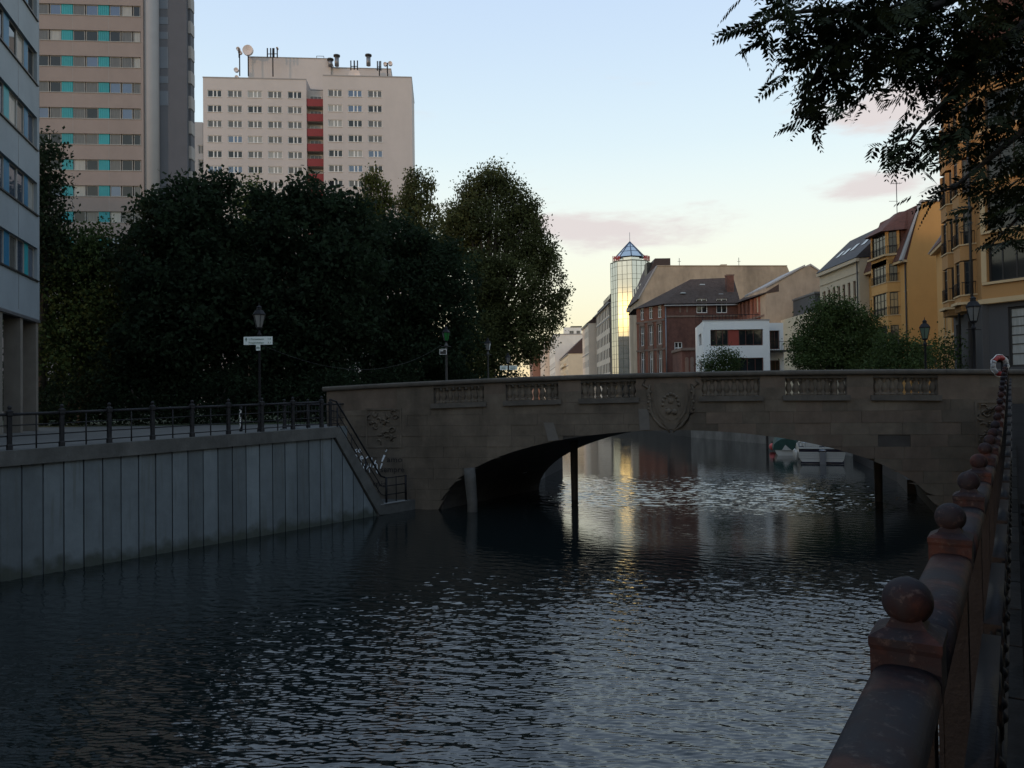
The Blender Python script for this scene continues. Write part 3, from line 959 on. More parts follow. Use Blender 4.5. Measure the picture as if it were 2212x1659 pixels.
balustrade(Y1 - 0.42, BSK[0] * (Y1 - 0.42) / Y1, -1)
# coat of arms over the crown of the arch
def relief(cx, cz, pts, y0, y1, m, name='carving'):
    MB().prism_xz([(cx + x, cz + z) for x, z in pts], y0, y1).build(name, m, bridge)
shield = [(-0.62, 0.75), (-0.3, 0.82), (0, 0.76), (0.3, 0.82), (0.62, 0.75), (0.66, 0.2), (0.55, -0.35), (0.3, -0.68), (0, -0.82), (-0.3, -0.68), (-0.55, -0.35), (-0.66, 0.2)]
ck, cz = 9.62, 4.25
relief(ck, cz, shield[::-1], -0.05, 0.02, SAND, 'shield')
relief(ck, cz, [(x * .8, z * .82) for x, z in shield][::-1], -0.07, -0.045, SAND, 'shield_field')
for sg in (-1, 1):
    m = MB()
    m.tube([(ck + sg * x, -0.01, cz + z) for x, z in ((0.95, 0.95), (1.05, 0.75), (0.88, 0.62), (0.78, 0.75), (0.86, 0.5), (0.80, 0.1), (0.78, -0.3), (0.62, -0.62), (0.4, -0.85), (0.15, -1.0), (0.05, -1.12))],
           [0.04, 0.05, 0.05, 0.04, 0.07, 0.05, 0.07, 0.05, 0.07, 0.05, 0.03], 7)
    for k in range(7):
        m.ball((ck + sg * (0.80 + 0.05 * (k % 2)), -0.02, cz + 0.45 - k * 0.13), 0.06, 7, 5)
    m.build('scrollwork', SAND, bridge)
m = MB()
for k in range(9):
    t = math.pi * k / 8
    m.ball((ck + 0.30 * math.cos(t), -0.05, cz - 0.05 + 0.42 * math.sin(t)), 0.075, 7, 5)
m.ball((ck, 0.04, cz + 0.1), 0.17, 9, 6); m.ball((ck - 0.1, -0.06, cz - 0.3), 0.12, 8, 6); m.ball((ck + 0.14, -0.06, cz - 0.32), 0.12, 8, 6)
m.build('emblem', SAND, bridge)
relief(ck, 3.45, [(-0.12, -0.2), (0.12, -0.2), (0.34, 0.1), (-0.34, 0.1)], -0.08, 0.02, SAND, 'corbel')
# carved panels at both ends
for s0, s1, sd in ((-3.0, -1.4, 3), (20.25, 21.35, 5)):
    z0, z1 = 2.55, 4.2
    rr = random.Random(sd)
    m = MB()
    for a, b, c, d in ((s0, s1, z1 - 0.07, z1), (s0, s1, z0, z0 + 0.07), (s0, s0 + 0.07, z0 + .07, z1 - .07), (s1 - 0.07, s1, z0 + .07, z1 - .07)):
        m.box(a, b, -0.035, 0.0, c, d)
    m.build('panel_frame', SAND, bridge)
    m = MB()
    for k in range(26):
        x, z = rr.uniform(s0 + 0.2, s1 - 0.2), rr.uniform(z0 + 0.2, z1 - 0.2)
        a = rr.uniform(0, 6.28)
        m.tube([(x + 0.16 * math.cos(a + t) * (1 - t / 5), -0.03, z + 0.16 * math.sin(a + t) * (1 - t / 5)) for t in (0, 0.8, 1.6, 2.4, 3.2)], [0.02, 0.03, 0.04, 0.03, 0.015], 6)
    m.build('carving', SAND, bridge)
# small white plate inside the vault
q = MB(); q.box(-0.17, 0.17, -0.012, 0.012, -0.13, 0.13)
mk = math.atan2(BSK[1], BSK[0])
tag(q.build('depth_plate', mat('dull_white_plate', (0.42, 0.42, 0.42), 0.6, 0.1, 4), None, loc=(*br(0.75 + BSK[0] * .72, BSK[1] * .72), 1.15), rz=BA + mk), 'small pale plate on the left inner wall under the arch', 'plate')

# graffiti on the left end of the bridge: sprayed paint lying on the stone
SPRAYW = mat('white_spray', (0.74, 0.76, 0.78), 0.8, 0.2, 6)
SPRAYD = mat('black_spray', (0.012, 0.010, 0.012), 0.8, 0.2, 6)
def on_face(sx, sy):
    """point of the bridge face (s, z) seen at source pixel (sx, sy)"""
    v = CAMROT @ Vector(((sx / 1.8517 - 1106) / FPX, (829.5 - sy / 1.8517) / FPX, -1.0))
    n = Vector((math.sin(BA), -math.cos(BA), 0))
    t = n.dot(Vector((BF.x, BF.y, 0)) - Vector((EYE.x, EYE.y, 0))) / n.dot(Vector((v.x, v.y, 0)))
    p = EYE + v * t
    d = Vector((p.x - BF.x, p.y - BF.y))
    return d.x * math.cos(BA) + d.y * math.sin(BA), p.z
strokes = [
    [(440, 258, 14), (398, 268, 16), (405, 292, 16), (432, 304, 16), (418, 328, 16), (388, 324, 12)],
    [(470, 296, 14), (512, 282, 16), (500, 256, 16), (472, 262, 16), (466, 310, 18), (500, 330, 16), (535, 300, 12)],
    [(310, 362, 8), (380, 378, 24), (412, 400, 40), (445, 392, 14), (412, 462, 20)],
    [(500, 472, 18), (530, 412, 30), (572, 424, 30), (566, 462, 40), (512, 474, 30), (538, 540, 22), (528, 624, 18)],
    [(636, 462, 26), (672, 424, 24), (730, 432, 20)], [(762, 440, 20), (766, 492, 16)],
    [(612, 520, 14), (628, 572, 26), (584, 622, 24), (580, 682, 22)], [(690, 580, 18), (682, 642, 22), (640, 706, 14)],
    [(742, 578, 16), (726, 652, 22)], [(852, 500, 20), (828, 560, 30), (790, 664, 26)],
    [(830, 560, 20), (880, 592, 20), (884, 690, 22), (862, 742, 20), (890, 786, 22), (925, 770, 10)],
    [(1044, 388, 44), (985, 532, 30)], [(990, 570, 34), (950, 686, 18)], [(1056, 292, 16), (1072, 318, 14), (1098, 266, 16)], [(700, 690, 12), (720, 772, 16)],
    [(280, 532, 22), (470, 690, 26)], [(420, 690, 50), (470, 800, 60)], [(530, 742, 24), (640, 852, 14)], [(520, 820, 40), (580, 900, 26)], [(340, 745, 20), (352, 800, 18)], [(300, 605, 18), (284, 650, 14)]]
m = MB()
for st in strokes:
    pts = [on_face(1350 + x / 5.53, 1750 + y / 5.53) + (w / 5.53 * 0.0056,) for x, y, w in st]
    L_, R_ = [], []
    for i, (s, z, w) in enumerate(pts):
        a, b = pts[max(i - 1, 0)], pts[min(i + 1, len(pts) - 1)]
        dx, dz = b[0] - a[0], b[1] - a[1]
        l = math.hypot(dx, dz) or 1
        nx, nz = -dz / l * w, dx / l * w
        L_.append((s + nx, -0.0205 - 0.0004 * (len(m.f) % 9), z + nz)); R_.append((s - nx, -0.0205 - 0.0004 * (len(m.f) % 9), z - nz))
    n = len(pts)
    m.add(L_ + R_, [(i, i + 1, n + i + 1, n + i) for i in range(n - 1)])
m.build('white_graffiti', SPRAYW, bridge)
for txt, sx, sy, wpx in (('amo', 1548, 1848, 62), ('sempre', 1522, 1888, 96), ('mia', 1492, 1945, 58)):
    s, z = on_face(sx, sy)
    s2, _ = on_face(sx + wpx, sy)
    lettering(bridge, txt, 0.34, s, -0.024, z, SPRAYD, 'dark_graffiti', width=s2 - s, ex=0.001)

# timber fender piles in the water
TIMBER = mat('wet_timber', (0.035, 0.028, 0.024), 0.75, 0.3, 5, bump=0.6, bscale=14)
TIMBERG = mat('grey_timber', (0.07, 0.066, 0.06), 0.8, 0.3, 5, bump=0.6, bscale=14)
def pile(dx, Y, top, r, m, label, lean=0.0):
    x = HX(dx, Y)
    mb = MB()
    mb.tube([(x, Y, -1.2), (x, Y, 0.4), (x - lean * .6, Y, top * .7), (x - lean, Y, top)], [r * .85, r * .9, r, r], 12)
    o = mb.build('mooring_pile', m)
    tag(o, label, 'pile', 'fender piles in the canal')
pile(1238, 34.3, 2.9, 0.17, TIMBER, 'dark timber pile standing in the water beneath the middle of the arch')
pile(1893, 32.6, 2.4, 0.17, TIMBER, 'dark timber pile in the water under the right haunch of the arch')
pile(1017, 31.2, 1.75, 0.23, TIMBERG, 'greyish timber fender post in front of the left springing of the arch', 0.1)
pile(1655, 66.0, 2.0, 0.12, TIMBER, 'thin rusty mooring pole by the far concrete quay beyond the arch')

# quay walls beyond the bridge
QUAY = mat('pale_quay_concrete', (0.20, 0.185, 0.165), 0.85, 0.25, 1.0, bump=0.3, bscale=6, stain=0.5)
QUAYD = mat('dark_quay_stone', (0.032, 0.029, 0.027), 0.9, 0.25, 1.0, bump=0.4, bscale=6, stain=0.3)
def quay(pts, m, label, h, zt, name='quay_wall'):
    root = thing(name, label, 'quay wall', (pts[0][0], pts[0][1], 0))
    for a, b in zip(pts[:-1], pts[1:]):
        d = math.hypot(b[0] - a[0], b[1] - a[1])
        ang = math.atan2(b[1] - a[1], b[0] - a[0])
        n = max(1, int(d / 5.0))
        for i in range(n):
            f = (a[0] - pts[0][0], a[1] - pts[0][1], ang)
            MB(f).box(d * i / n + 0.01, d * (i + 1) / n - 0.01, 0.0, 0.35, -1.2, zt - 0.25).build('wall_segment', m, root)
        MB(f).box(0, d, -0.05, 0.45, zt - 0.25, zt + 0.04).build('coping', COPING, root)
    return root
quay([(24.5, 54), (25.5, 66), (19.8, 86)][::-1], QUAY, 'streaked pale concrete quay wall seen through the arch behind the boats', 3.6, 3.62)
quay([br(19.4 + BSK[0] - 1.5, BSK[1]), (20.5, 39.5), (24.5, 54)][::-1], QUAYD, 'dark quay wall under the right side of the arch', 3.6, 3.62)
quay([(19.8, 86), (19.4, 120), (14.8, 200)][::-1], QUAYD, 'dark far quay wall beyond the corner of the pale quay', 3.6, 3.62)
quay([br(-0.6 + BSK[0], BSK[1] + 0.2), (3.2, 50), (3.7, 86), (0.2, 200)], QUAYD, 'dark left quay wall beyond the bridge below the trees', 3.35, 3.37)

# black fender beam along the water's edge of the right quay
fb_ = thing('fender_beam', 'black timber fender beam at the foot of the right quay beside the boats', 'fender', (0, 0, 0))
pp = [br(19.0 + BSK[0] - 1.5, BSK[1] + 0.1), (20.0, 39.6), (23.9, 53.6)]
for a, b in zip(pp[:-1], pp[1:]):
    d = math.hypot(b[0] - a[0], b[1] - a[1])
    MB((a[0], a[1], math.atan2(b[1] - a[1], b[0] - a[0]))).box(0, d, -0.35, 0.35, -0.4, 0.62).build('beam', TIMBER, fb_)
# ================================================================== buildings on the left bank
# --- slab block at the left edge
SLABG = mat('blue_grey_panel', (0.235, 0.275, 0.305), 0.65, 0.10, 0.8, rnd=0.05, stain=0.12)
TEAL = mat('teal_panel', (0.02, 0.26, 0.30), 0.5, 0.1, 2, rnd=0.1)
BLUEP = mat('blue_panel', (0.02, 0.13, 0.24), 0.5, 0.1, 2)
COLC = mat('column_concrete', (0.16, 0.145, 0.125), 0.85, 0.15, 1.5, stain=0.2)
ang = math.atan2(0.961, -0.276)                 # facade runs away from the camera
# local x from the near end to the far end as seen from the canal; y inland
ax, ay = -22.0 + 0.276 * 14, 36.0 - 0.961 * 14
slab = thing('panel_block', 'blue grey panel apartment block on columns cut by the left picture edge', 'building', (ax, ay, 0), ang)
bands = [11.8 - 1.5, 14.85 - 1.5, 17.9 - 1.5, 20.95 - 1.5, 24.0 - 1.5]
op = []
for z in bands:
    op += [(0.6, z, 7.4, 1.5), (8.6, z, 5.1, 1.5)]
wall(slab, 14.0, 8.5, 26.0, op, SLABG, reveal=0.22, body=14)
for z in (10.0, 13.05, 16.1, 19.15, 22.2):
    for xa, xb in ((0, 4.3), (4.3, 8.3), (8.3, 11.1), (11.1, 14.0)):
        MB().box(xb - 0.012, xb + 0.012, -0.008, 0.01, z - 1.3, z + 0.2).build('panel_joint', ZINC, slab)
for z in bands:
    for xo, wd in ((0.6, 7.4), (8.6, 5.1)):
        x = xo
        k = 0
        pat = [('w', 1.15), ('t', 0.62), ('w', 1.0), ('w', 0.95), ('t', 0.5), ('w', 0.88)]
        while x < xo + wd - 0.3:
            t, w_ = pat[k % len(pat)]
            w_ = min(w_, xo + wd - x)
            if t == 'w':
                window(slab, None, x + 0.01, z, w_ - 0.02, 1.5, (), (), 0.05, y=0.14, fm=GREYFRAME, gm=RNG.choice([GL_PALE, GL_MID, GL_DARK, GL_BLUE]))
            else:
                MB().box(x, x + w_, 0.13, 0.2, z, z + 1.5).build('infill_panel', RNG.choice([TEAL, BLUEP, BLUEP]), slab)
            x += w_
            k += 1
        MB().box(xo - 0.05, xo + wd + 0.05, -0.07, 0.12, z - 0.07, z - 0.002).build('ledge', DARKFRAME, slab)
MB().box(-0.02, 14.02, -0.03, 0.2, 8.36, 8.49).build('soffit_edge', ZINC, slab)
for x in (1.2, 3.8, 6.4, 9.0, 11.5, 13.65):
    MB().box(x, x + 0.32, 0.05, 0.7, ZL, 8.5).build('column', COLC, slab)
    if x < 13: MB().box(x + 0.34, x + 1.3, 0.55, 0.7, 6.6, 8.5).build('loggia_panel', COLC, slab)
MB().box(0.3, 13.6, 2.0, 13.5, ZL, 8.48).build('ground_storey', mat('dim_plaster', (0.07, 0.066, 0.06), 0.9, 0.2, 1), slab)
# --- unseen slab added down the left quay to shade the bridge and water
slab2 = thing('shade_block', 'long panel block added unseen on the left quay to shade bridge and canal', 'building', (*lw(-130, 8.0), 0), LWA)
wall(slab2, 110, ZL, 27, [(2 + 4 * i, 5 + 3 * j, 2.4, 1.6) for i in range(27) for j in range(7)], SLABG, F=None, body=14)
for i in range(27):
    for j in range(7):
        window(slab2, None, 2 + 4 * i, 5 + 3 * j, 2.4, 1.6, (0.5,), (), fm=GREYFRAME, gm=GLASSES[(i * 3 + j) % 4])

# --- pink tower
PINK = mat('rose_panel', (0.27, 0.225, 0.208), 0.75, 0.07, 0.7, rnd=0.03, stain=0.08)
TWG = mat('tower_grey', (0.088, 0.096, 0.115), 0.75, 0.08, 0.7, stain=0.08)
TWGL = mat('tower_grey_light', (0.115, 0.14, 0.175), 0.75, 0.08, 0.7)
TWP = mat('tower_pilaster', (0.30, 0.29, 0.285), 0.75, 0.06, 0.7)
t5 = rad(5.0)
px0 = HX(77, 82.0, 300)
tower = thing('rose_tower', 'tall rose and grey apartment tower with turquoise window infills behind the trees', 'building', (px0, 82.0, 0), t5)
FL = 2.8
ztops = [HZ(300, y, 82.9) for y in (473.0,)]     # top of the lowest visible window band
zb0 = HZ(280, 457.5, 82.8) - 1.12
nfl = 15
op = [(-4.9, zb0 + k * FL, 15.75, 1.15) for k in range(-2, nfl)]
H = 62
wall(tower, 16.3, ZL, H, op, PINK, reveal=0.2, body=7.5, x0=-5.2)
strip = [('t', -0.35, 0.28), ('w', 0.02, 1.26), ('w', 1.42, 1.15), ('t', 2.62, 1.15), ('w', 3.83, 1.2), ('w', 5.15, 1.22), ('t', 6.42, 1.1), ('w', 7.6, 1.1), ('w', 8.82, 1.1), ('w', 10.05, 0.72),
         ('w', -1.7, 1.3), ('w', -3.1, 1.3), ('t', -4.4, 1.2)]
for k in range(-1, nfl):
    z = zb0 + k * FL
    for t, x, w_ in strip:
        if t == 't':
            p = MB()
            for q in range(5):
                p.box(x + w_ * q / 5, x + w_ * (q + 0.9) / 5, 0.10, 0.17, z, z + 1.15)
            p.box(x, x + w_, 0.12, 0.18, z, z + 1.15)
            p.build('infill_panel', TEAL, tower)
        else:
            g = RNG.choice([GL_MID, GL_MID, GL_MID, GL_PALE, GL_DARK, GL_DARK, GL_BLUE])
            window(tower, None, x, z, w_, 1.15, (), (), 0.06, y=0.12, fm=GREYFRAME, gm=g)
    MB().box(-4.95, 10.9, -0.05, 0.15, z - 0.07, z - 0.003).build('ledge', GREYFRAME, tower)
    for x in (0.0, 3.7, 7.4):
        MB().box(x + 0.1, x + 0.125, -0.006, 0.01, z + 1.17, z + FL - 0.1).build('panel_joint', GREYFRAME, tower)
MB().lathe([(0.85, ZL), (0.85, H)], 11.55, 1.0, 20).build('corner_pilaster', TWP, tower)
# grey stair shaft set back to the right, with paler panels
def locx(d, yl):
    x = 10.0
    for _ in range(12):
        Yw = 82.0 + x * math.sin(t5) + yl * math.cos(t5)
        x = (HX(d, Yw, 250) - px0 + yl * math.sin(t5)) / math.cos(t5)
    return x
sh0 = locx(326, 1.2)
shw = locx(404, 1.2) - sh0
MB().box(sh0, sh0 + shw, 1.2, 3.0, ZL, H).build('shaft', TWG, tower)
for y0, y1 in ((0, 66), (120, 168), (218, 266), (318, 460), (512, 558), (610, 706)):
    za, zb = HZ(330, y1 * 1000 / 1659 / 1.8517 * 0.9 / 0.9 + 0, 84.5), HZ(330, y0 * 1000 / 1659 / 1.8517, 84.5)
    MB().box(sh0 + 0.15, sh0 + shw * 0.49, 1.17, 1.22, za, zb).build('pale_panel', TWGL, tower)
for k in range(0, nfl + 1):
    z = zb0 + k * FL - 0.9
    MB().box(sh0 + shw, sh0 + shw + 0.32, 1.7, 2.9, z, z + 1.4).build('balcony', TWP, tower)
    MB().box(sh0 + 0.02, sh0 + 0.25, 1.0, 1.3, z - 0.2, z + 0.4).build('bracket', DARKFRAME, tower)
MB().box(sh0 + shw, sh0 + shw + 0.25, 1.8, 3.0, ZL, H).build('side_wall', TWG, tower)

# --- white high-rise
CW = mat('pale_render', (0.50, 0.46, 0.44), 0.8, 0.05, 0.5, stain=0.06)
CRED = mat('red_balcony', (0.22, 0.028, 0.03), 0.6, 0.1, 2)
CY = 141.0
cx0 = HX(438.5, CY, 200)
hi = thing('white_high_rise', 'pale grey high-rise with rows of white windows and a red balcony strip', 'building', (cx0, CY, 0), t5)
cscale = CY / FPX
def cxx(c2):                                     # column measured on the facade
    d = 750 / 1.8517 + c2 / 2.212 / 1.8517
    x = 10.0
    for _ in range(12):
        x = (HX(d, CY + x * math.sin(t5), 250) - cx0) / math.cos(t5)
    return x
ftop = HZ(500, 167.0, CY)
cols = [(178, 125), (357, 126), (534, 126), (712, 124), (888, 124)]
colsR = [(1252, 123), (1427, 123), (1602, 123)]
rowz = [HZ(500, 150 / 1.8517 + y / 2.212 / 1.8517 + 0.2, CY) for y in (518,)]
FLC = 136.2 / 2.212 / 1.8517 * cscale * 1.0
z1 = rowz[0]
ops, opsR = [], []
wh = 62 / 2.212 / 1.8517 * cscale
for k in range(14):
    z = z1 - k * FLC
    for c, w_ in cols: ops.append((cxx(c), z, cxx(c + w_) - cxx(c), wh))
    for c, w_ in colsR: opsR.append((cxx(c), z + 0.15, cxx(c + w_) - cxx(c), wh))
xa, xb, xr = cxx(1053), cxx(1207), cxx(1988)
wall(hi, xa, ZL, ftop, ops, CW, reveal=0.2, body=12, name='left_wing')
rtop = HZ(715, 166.0, CY + 1.5)
wall(hi, xr - xb, ZL, rtop, opsR, CW, F=(0, -0.9, 0), reveal=0.2, body=12.5, name='right_wing', x0=xb)
MB().box(xa - 0.02, xb + 0.02, 1.6, 11, ZL, ftop - 1.3).build('recessed_wall', mat('loggia_plaster', (0.42, 0.40, 0.38), 0.8, 0.1, 1), hi)
for ks, (oo, F) in ((0, (ops, None)), (1, (opsR, (0, -0.9, 0)))):
    for i, (x, z, w_, h_) in enumerate(oo):
        if z < 12: continue
        g = RNG.choice([GL_MID, GL_MID, GL_DARK, GL_DARK, GL_PALE, GL_MID, GL_BLUE])
        window(hi, F, x, z, round(2.9, 3) if False else round(w_, 2), round(h_, 3), (0.40, 0.66), (), 0.09, 0.2, y=0.1, fm=WHITE, gm=g, sill=WHITE)
for k in range(14):
    z = z1 - k * FLC
    if z < 12: break
    MB().box(xa, xb, 0.15, 0.3, z - 1.35, z + 0.05).build('balcony_front', CRED, hi)
    MB().box(xa, xb, 0.31, 1.6, z - 1.4, z - 1.25).build('balcony_floor', GREYFRAME, hi)
    window(hi, None, xa + 0.4, z - 1.1, 2.2, 2.2, (0.33, 0.66), (), 0.08, y=1.5, fm=WHITE, gm=RNG.choice([GL_PALE, GL_MID]), name='loggia_window')
MB().box(-0.06, xa, -0.06, 12.06, ftop + 0.004, ftop + 0.2).build('parapet_trim', TWP, hi)
MB().box(xb, xr + 0.06, -0.96, 11.7, rtop + 0.004, rtop + 0.2).build('parapet_trim', TWP, hi)
pz1 = HZ(600, 122, CY + 5); pz2 = HZ(800, 151.5, CY + 8)
MB().box(cxx(478) * 1.02, cxx(1220) * 1.02, 4.5, 11, ftop, pz1).build('roof_house', CW, hi)
MB().box(cxx(1222) * 1.02, cxx(1758) * 1.02, 4.8, 11, ftop, pz2).build('low_roof_house', CW, hi)
MB().box(cxx(478) * 1.02 - .08, cxx(1220) * 1.02 + .06, 4.42, 11.1, pz1 + 0.003, pz1 + 0.14).build('roof_trim', TWP, hi)
MB().box(cxx(1222) * 1.02, cxx(1758) * 1.02 + .06, 4.72, 11.1, pz2 + 0.003, pz2 + 0.14).build('roof_trim', TWP, hi)
m = MB()
for a in (1090, 1155):
    m.tube([(cxx(a) * 1.02, 5, pz1), (cxx(a) * 1.02, 5, pz1 + 0.75)], 0.05, 5)
m.tube([(cxx(1090) * 1.02, 5, pz1 + .75), (cxx(1155) * 1.02, 5, pz1 + .75)], 0.05, 5)
m.build('hatch_rail', IRON, hi)
lowz = HZ(430, 263, CY + 8)
wing = thing('low_side_wing', 'narrow grey side wing between the rose tower and the white high-rise', 'building', (HX(405, CY + 8, 300), CY + 8, 0), t5)
wo = [(2.0, lowz - 6.2 - k * FLC, 1.0, 1.7) for k in range(6)]
wall(wing, HX(437, CY + 8) - HX(405, CY + 8), ZL, lowz, wo, mat('side_render', (0.36, 0.37, 0.38), 0.8, 0.08, 0.7), body=8)
for x, z, w_, h_ in wo: window(wing, None, x, z, w_, h_, (0.5,), (), fm=WHITE, gm=GL_MID)

# rooftop antennas and vents
PINKISH = mat('dish_shell', (0.62, 0.55, 0.52), 0.6, 0.1, 2)
def mast(c2, y2_top, y2_base, label, dish=None, panels=0, dz=0.0, off=4.3):
    d = 750 / 1.8517 + c2 / 2.212 / 1.8517
    Y = CY + 3.5 + off - 4.3
    zb = HZ(d, 150 / 1.8517 + y2_base / 2.212 / 1.8517, Y)
    zt = HZ(d, 150 / 1.8517 + y2_top / 2.212 / 1.8517, Y)
    x = HX(d, Y, 160)
    root = thing('roof_antenna', label, 'antenna', (x, Y, zb), 0.0, 'antennas and vents on the white high-rise roof')
    MB().tube([(0, 0, 0), (0, 0, zt - zb)], 0.11, 6).build('pole', IRON, root)
    for k, (dx, dy, r) in enumerate(dish or []):
        m = MB()
        n, cx, cz = 18, dx, (zt - zb) + dy
        vs = [(cx, -0.12, cz)] + [(cx + r * math.cos(2 * math.pi * i / n), -0.35, cz + r * math.sin(2 * math.pi * i / n)) for i in range(n)]
        vs += [(cx + r * math.cos(2 * math.pi * i / n), 0.15, cz + r * math.sin(2 * math.pi * i / n)) for i in range(n)] + [(cx, 0.35, cz)]
        fs = [(0, 1 + i, 1 + (i + 1) % n) for i in range(n)] + [(1 + i, 1 + n + i, 1 + n + (i + 1) % n, 1 + (i + 1) % n) for i in range(n)]
        fs += [(2 * n + 1, 1 + n + (i + 1) % n, 1 + n + i) for i in range(n)]
        m.add(vs, fs).build('dish', PINKISH, root)
    for k in range(panels):
        a = (k - (panels - 1) / 2) * 0.62
        m = MB()
        m.box(a - 0.10, a + 0.10, -0.35, -0.2, zt - zb - 1.9, zt - zb - 0.1)
        m.box(min(a, 0), max(a, 0), -0.22, -0.1, zt - zb - 1.2, zt - zb - 1.1)
        m.build('panel_antenna', IRON, root)
    return root
mast(538, 130, 340, 'tall roof antenna with the big round dish on the white high-rise', [(0.0, 0.3, 0.98)], 0)
mast(462, 95, 340, 'mast with clustered units at the left edge of the high-rise roof house', [(-0.2, -0.2, 0.35), (0.15, -0.9, 0.35), (-0.6, -4.2, 0.42), (-0.5, -5.6, 0.35)], 1)
mast(756, 95, 345, 'mast with four upright panels in the middle of the tall roof house', [(0.9, -0.1, 0.2)], 4)
mast(1478, 205, 345, 'mast with round dish in front of the low roof house', [(0, -2.9, 1.1)], 3)
mast(1698, 210, 350, 'mast with panel antennas near the right end of the low roof house', [(0, -4.0, 0.35)], 2)
mast(1770, 225, 355, 'mast with small round units at the right edge of the roof', [(-0.4, -0.3, 0.35), (0.55, -0.2, 0.4)], 1)
for i, (c2, lab) in enumerate(((1265, 'stubby roof vent beside the ladder on the high-rise roof'), (1322, 'round roof vent left of the dish mast on the low roof house'), (1602, 'round roof vent right of the dish mast on the low roof house'))):
    d = 750 / 1.8517 + c2 / 2.212 / 1.8517
    x = HX(d, CY + 6, 160)
    z = pz2
    root = thing('roof_vent', lab, 'vent', (x, CY + 6, z), 0, 'antennas and vents on the white high-rise roof')
    hh = 2.2 if i else 1.5
    MB().lathe([(0.42, 0), (0.42, hh - 0.5)], n=10).build('pipe', ZINC, root)
    MB().lathe([(0.45, hh - 0.5), (0.65, hh - 0.35), (0.65, hh - 0.1), (0.3, hh)], n=10).build('hood', DARKFRAME, root)
# ================================================================== buildings on the right bank
DOWN = -math.pi / 2              # facade facing the canal (-X): local x runs towards the camera
GB = 3.6
# --- glass tower with pyramid roof
GTX, GTY, GTR = HX(1366.0, 182.0), 182.0, 4.62
GTZ = HZ(1366, 568, 181)
def tower_glass(name, col, rough=0.015):
    m = mat(name, col, rough, 0.05, 0.6, rnd=0.07, metal=0.85, spec=0.6)
    return m
TG = tower_glass('mirror_glass', (0.56, 0.60, 0.62))
MULL = mat('tower_mullion', (0.10, 0.11, 0.08), 0.5, 0.1, 2)
BLUEST = mat('blue_steel', (0.05, 0.08, 0.14), 0.5, 0.15, 2)
gt = thing('glass_tower', 'octagonal mirror glass tower with pyramid top beside the canal', 'tower', (GTX, GTY, 0), rad(-3.9))
ap = GTR * math.cos(math.pi / 8)
fw = 2 * GTR * math.sin(math.pi / 8)
MB().lathe([(GTR - 0.12, GB), (GTR - 0.12, GTZ - 0.05)], n=8, rot=math.pi / 2 - math.pi / 4 * 2, smooth=False).build('core', GL_DARK, gt)
rows_h = []
z = GTZ
while z > 9:
    h = 1.12 if len(rows_h) % 2 == 0 else 1.95
    rows_h.append((z - h, h)); z -= h
pcache = {}
# faces: vertex straight towards the camera (-y); normals at -67.5, -22.5, 22.5, 67.5 ...
for k in range(8):
    a = -math.pi / 2 + math.pi / 8 + k * math.pi / 4          # outward normal angle
    nx, ny = math.cos(a), math.sin(a)
    tx, ty = -ny, nx
    F = (nx * ap - tx * fw / 2, ny * ap - ty * fw / 2, math.atan2(ty, tx))
    vis = k in (0, 1, 7, 6)
    m = MB(F)
    for q in range(4):
        x = fw * q / 3
        m.box(x - 0.045, x + 0.045, -0.05, 0.04, 9, GTZ)
    for zz, h in rows_h:
        m.box(0, fw, -0.035, 0.04, zz - 0.03, zz + 0.03)
    m.build('mullion_grid', MULL, gt)
    for zz, h in rows_h:
        for q in range(3):
            w_ = fw / 3 - 0.06
            key = round(h, 3)
            if key not in pcache: pcache[key] = MB().box(0, w_, -0.012, 0.03, 0.0, h - 0.06).mesh('glass_panel')
            x = fw * q / 3 + 0.03
            cx = F[0] + x * math.cos(F[2]); cy = F[1] + x * math.sin(F[2])
            link('glass_panel', pcache[key], TG, gt, (cx, cy, zz + 0.03), F[2])
    if not vis: pass
MB().lathe([(GTR + 0.05, GTZ + 0.01), (GTR + 0.05, GTZ + 0.22)], n=8, rot=-math.pi / 2, smooth=False).build('cornice', MULL, gt)
GTA = HZ(1366, 522, 182)
pr, pz = GTR * 0.62, HZ(1366, 548, 181)
MB().lathe([(GTR * 0.60, GTZ + 0.2), (GTR * 0.60, pz)], n=8, rot=-math.pi / 2, smooth=False).build('lantern_glass', TG, gt)
# pyramid: eight glass triangles and ribs
apx = (0, 0, GTA)
for k in range(8):
    a0, a1 = -math.pi / 2 + k * math.pi / 4, -math.pi / 2 + (k + 1) * math.pi / 4
    zb = HZ(1366, 556, 181)
    p0 = (GTR * 0.80 * math.cos(a0), GTR * 0.80 * math.sin(a0), zb)
    p1 = (GTR * 0.80 * math.cos(a1), GTR * 0.80 * math.sin(a1), zb)
    MB().add([p0, p1, apx], [(0, 1, 2)]).build('roof_pane', TG, gt)
    MB().tube([p0, apx], 0.13, 5).build('rib', BLUEST, gt)
    for t in (0.35, 0.65):
        f = lambda p: tuple(p[i] + (apx[i] - p[i]) * t for i in range(3))
        MB().tube([f(p0), f(p1)], 0.06, 4).build('purlin', BLUEST, gt)
MB().tube([apx, (0, 0, GTA + 2.2)], 0.05, 5).build('spike', BLUEST, gt)
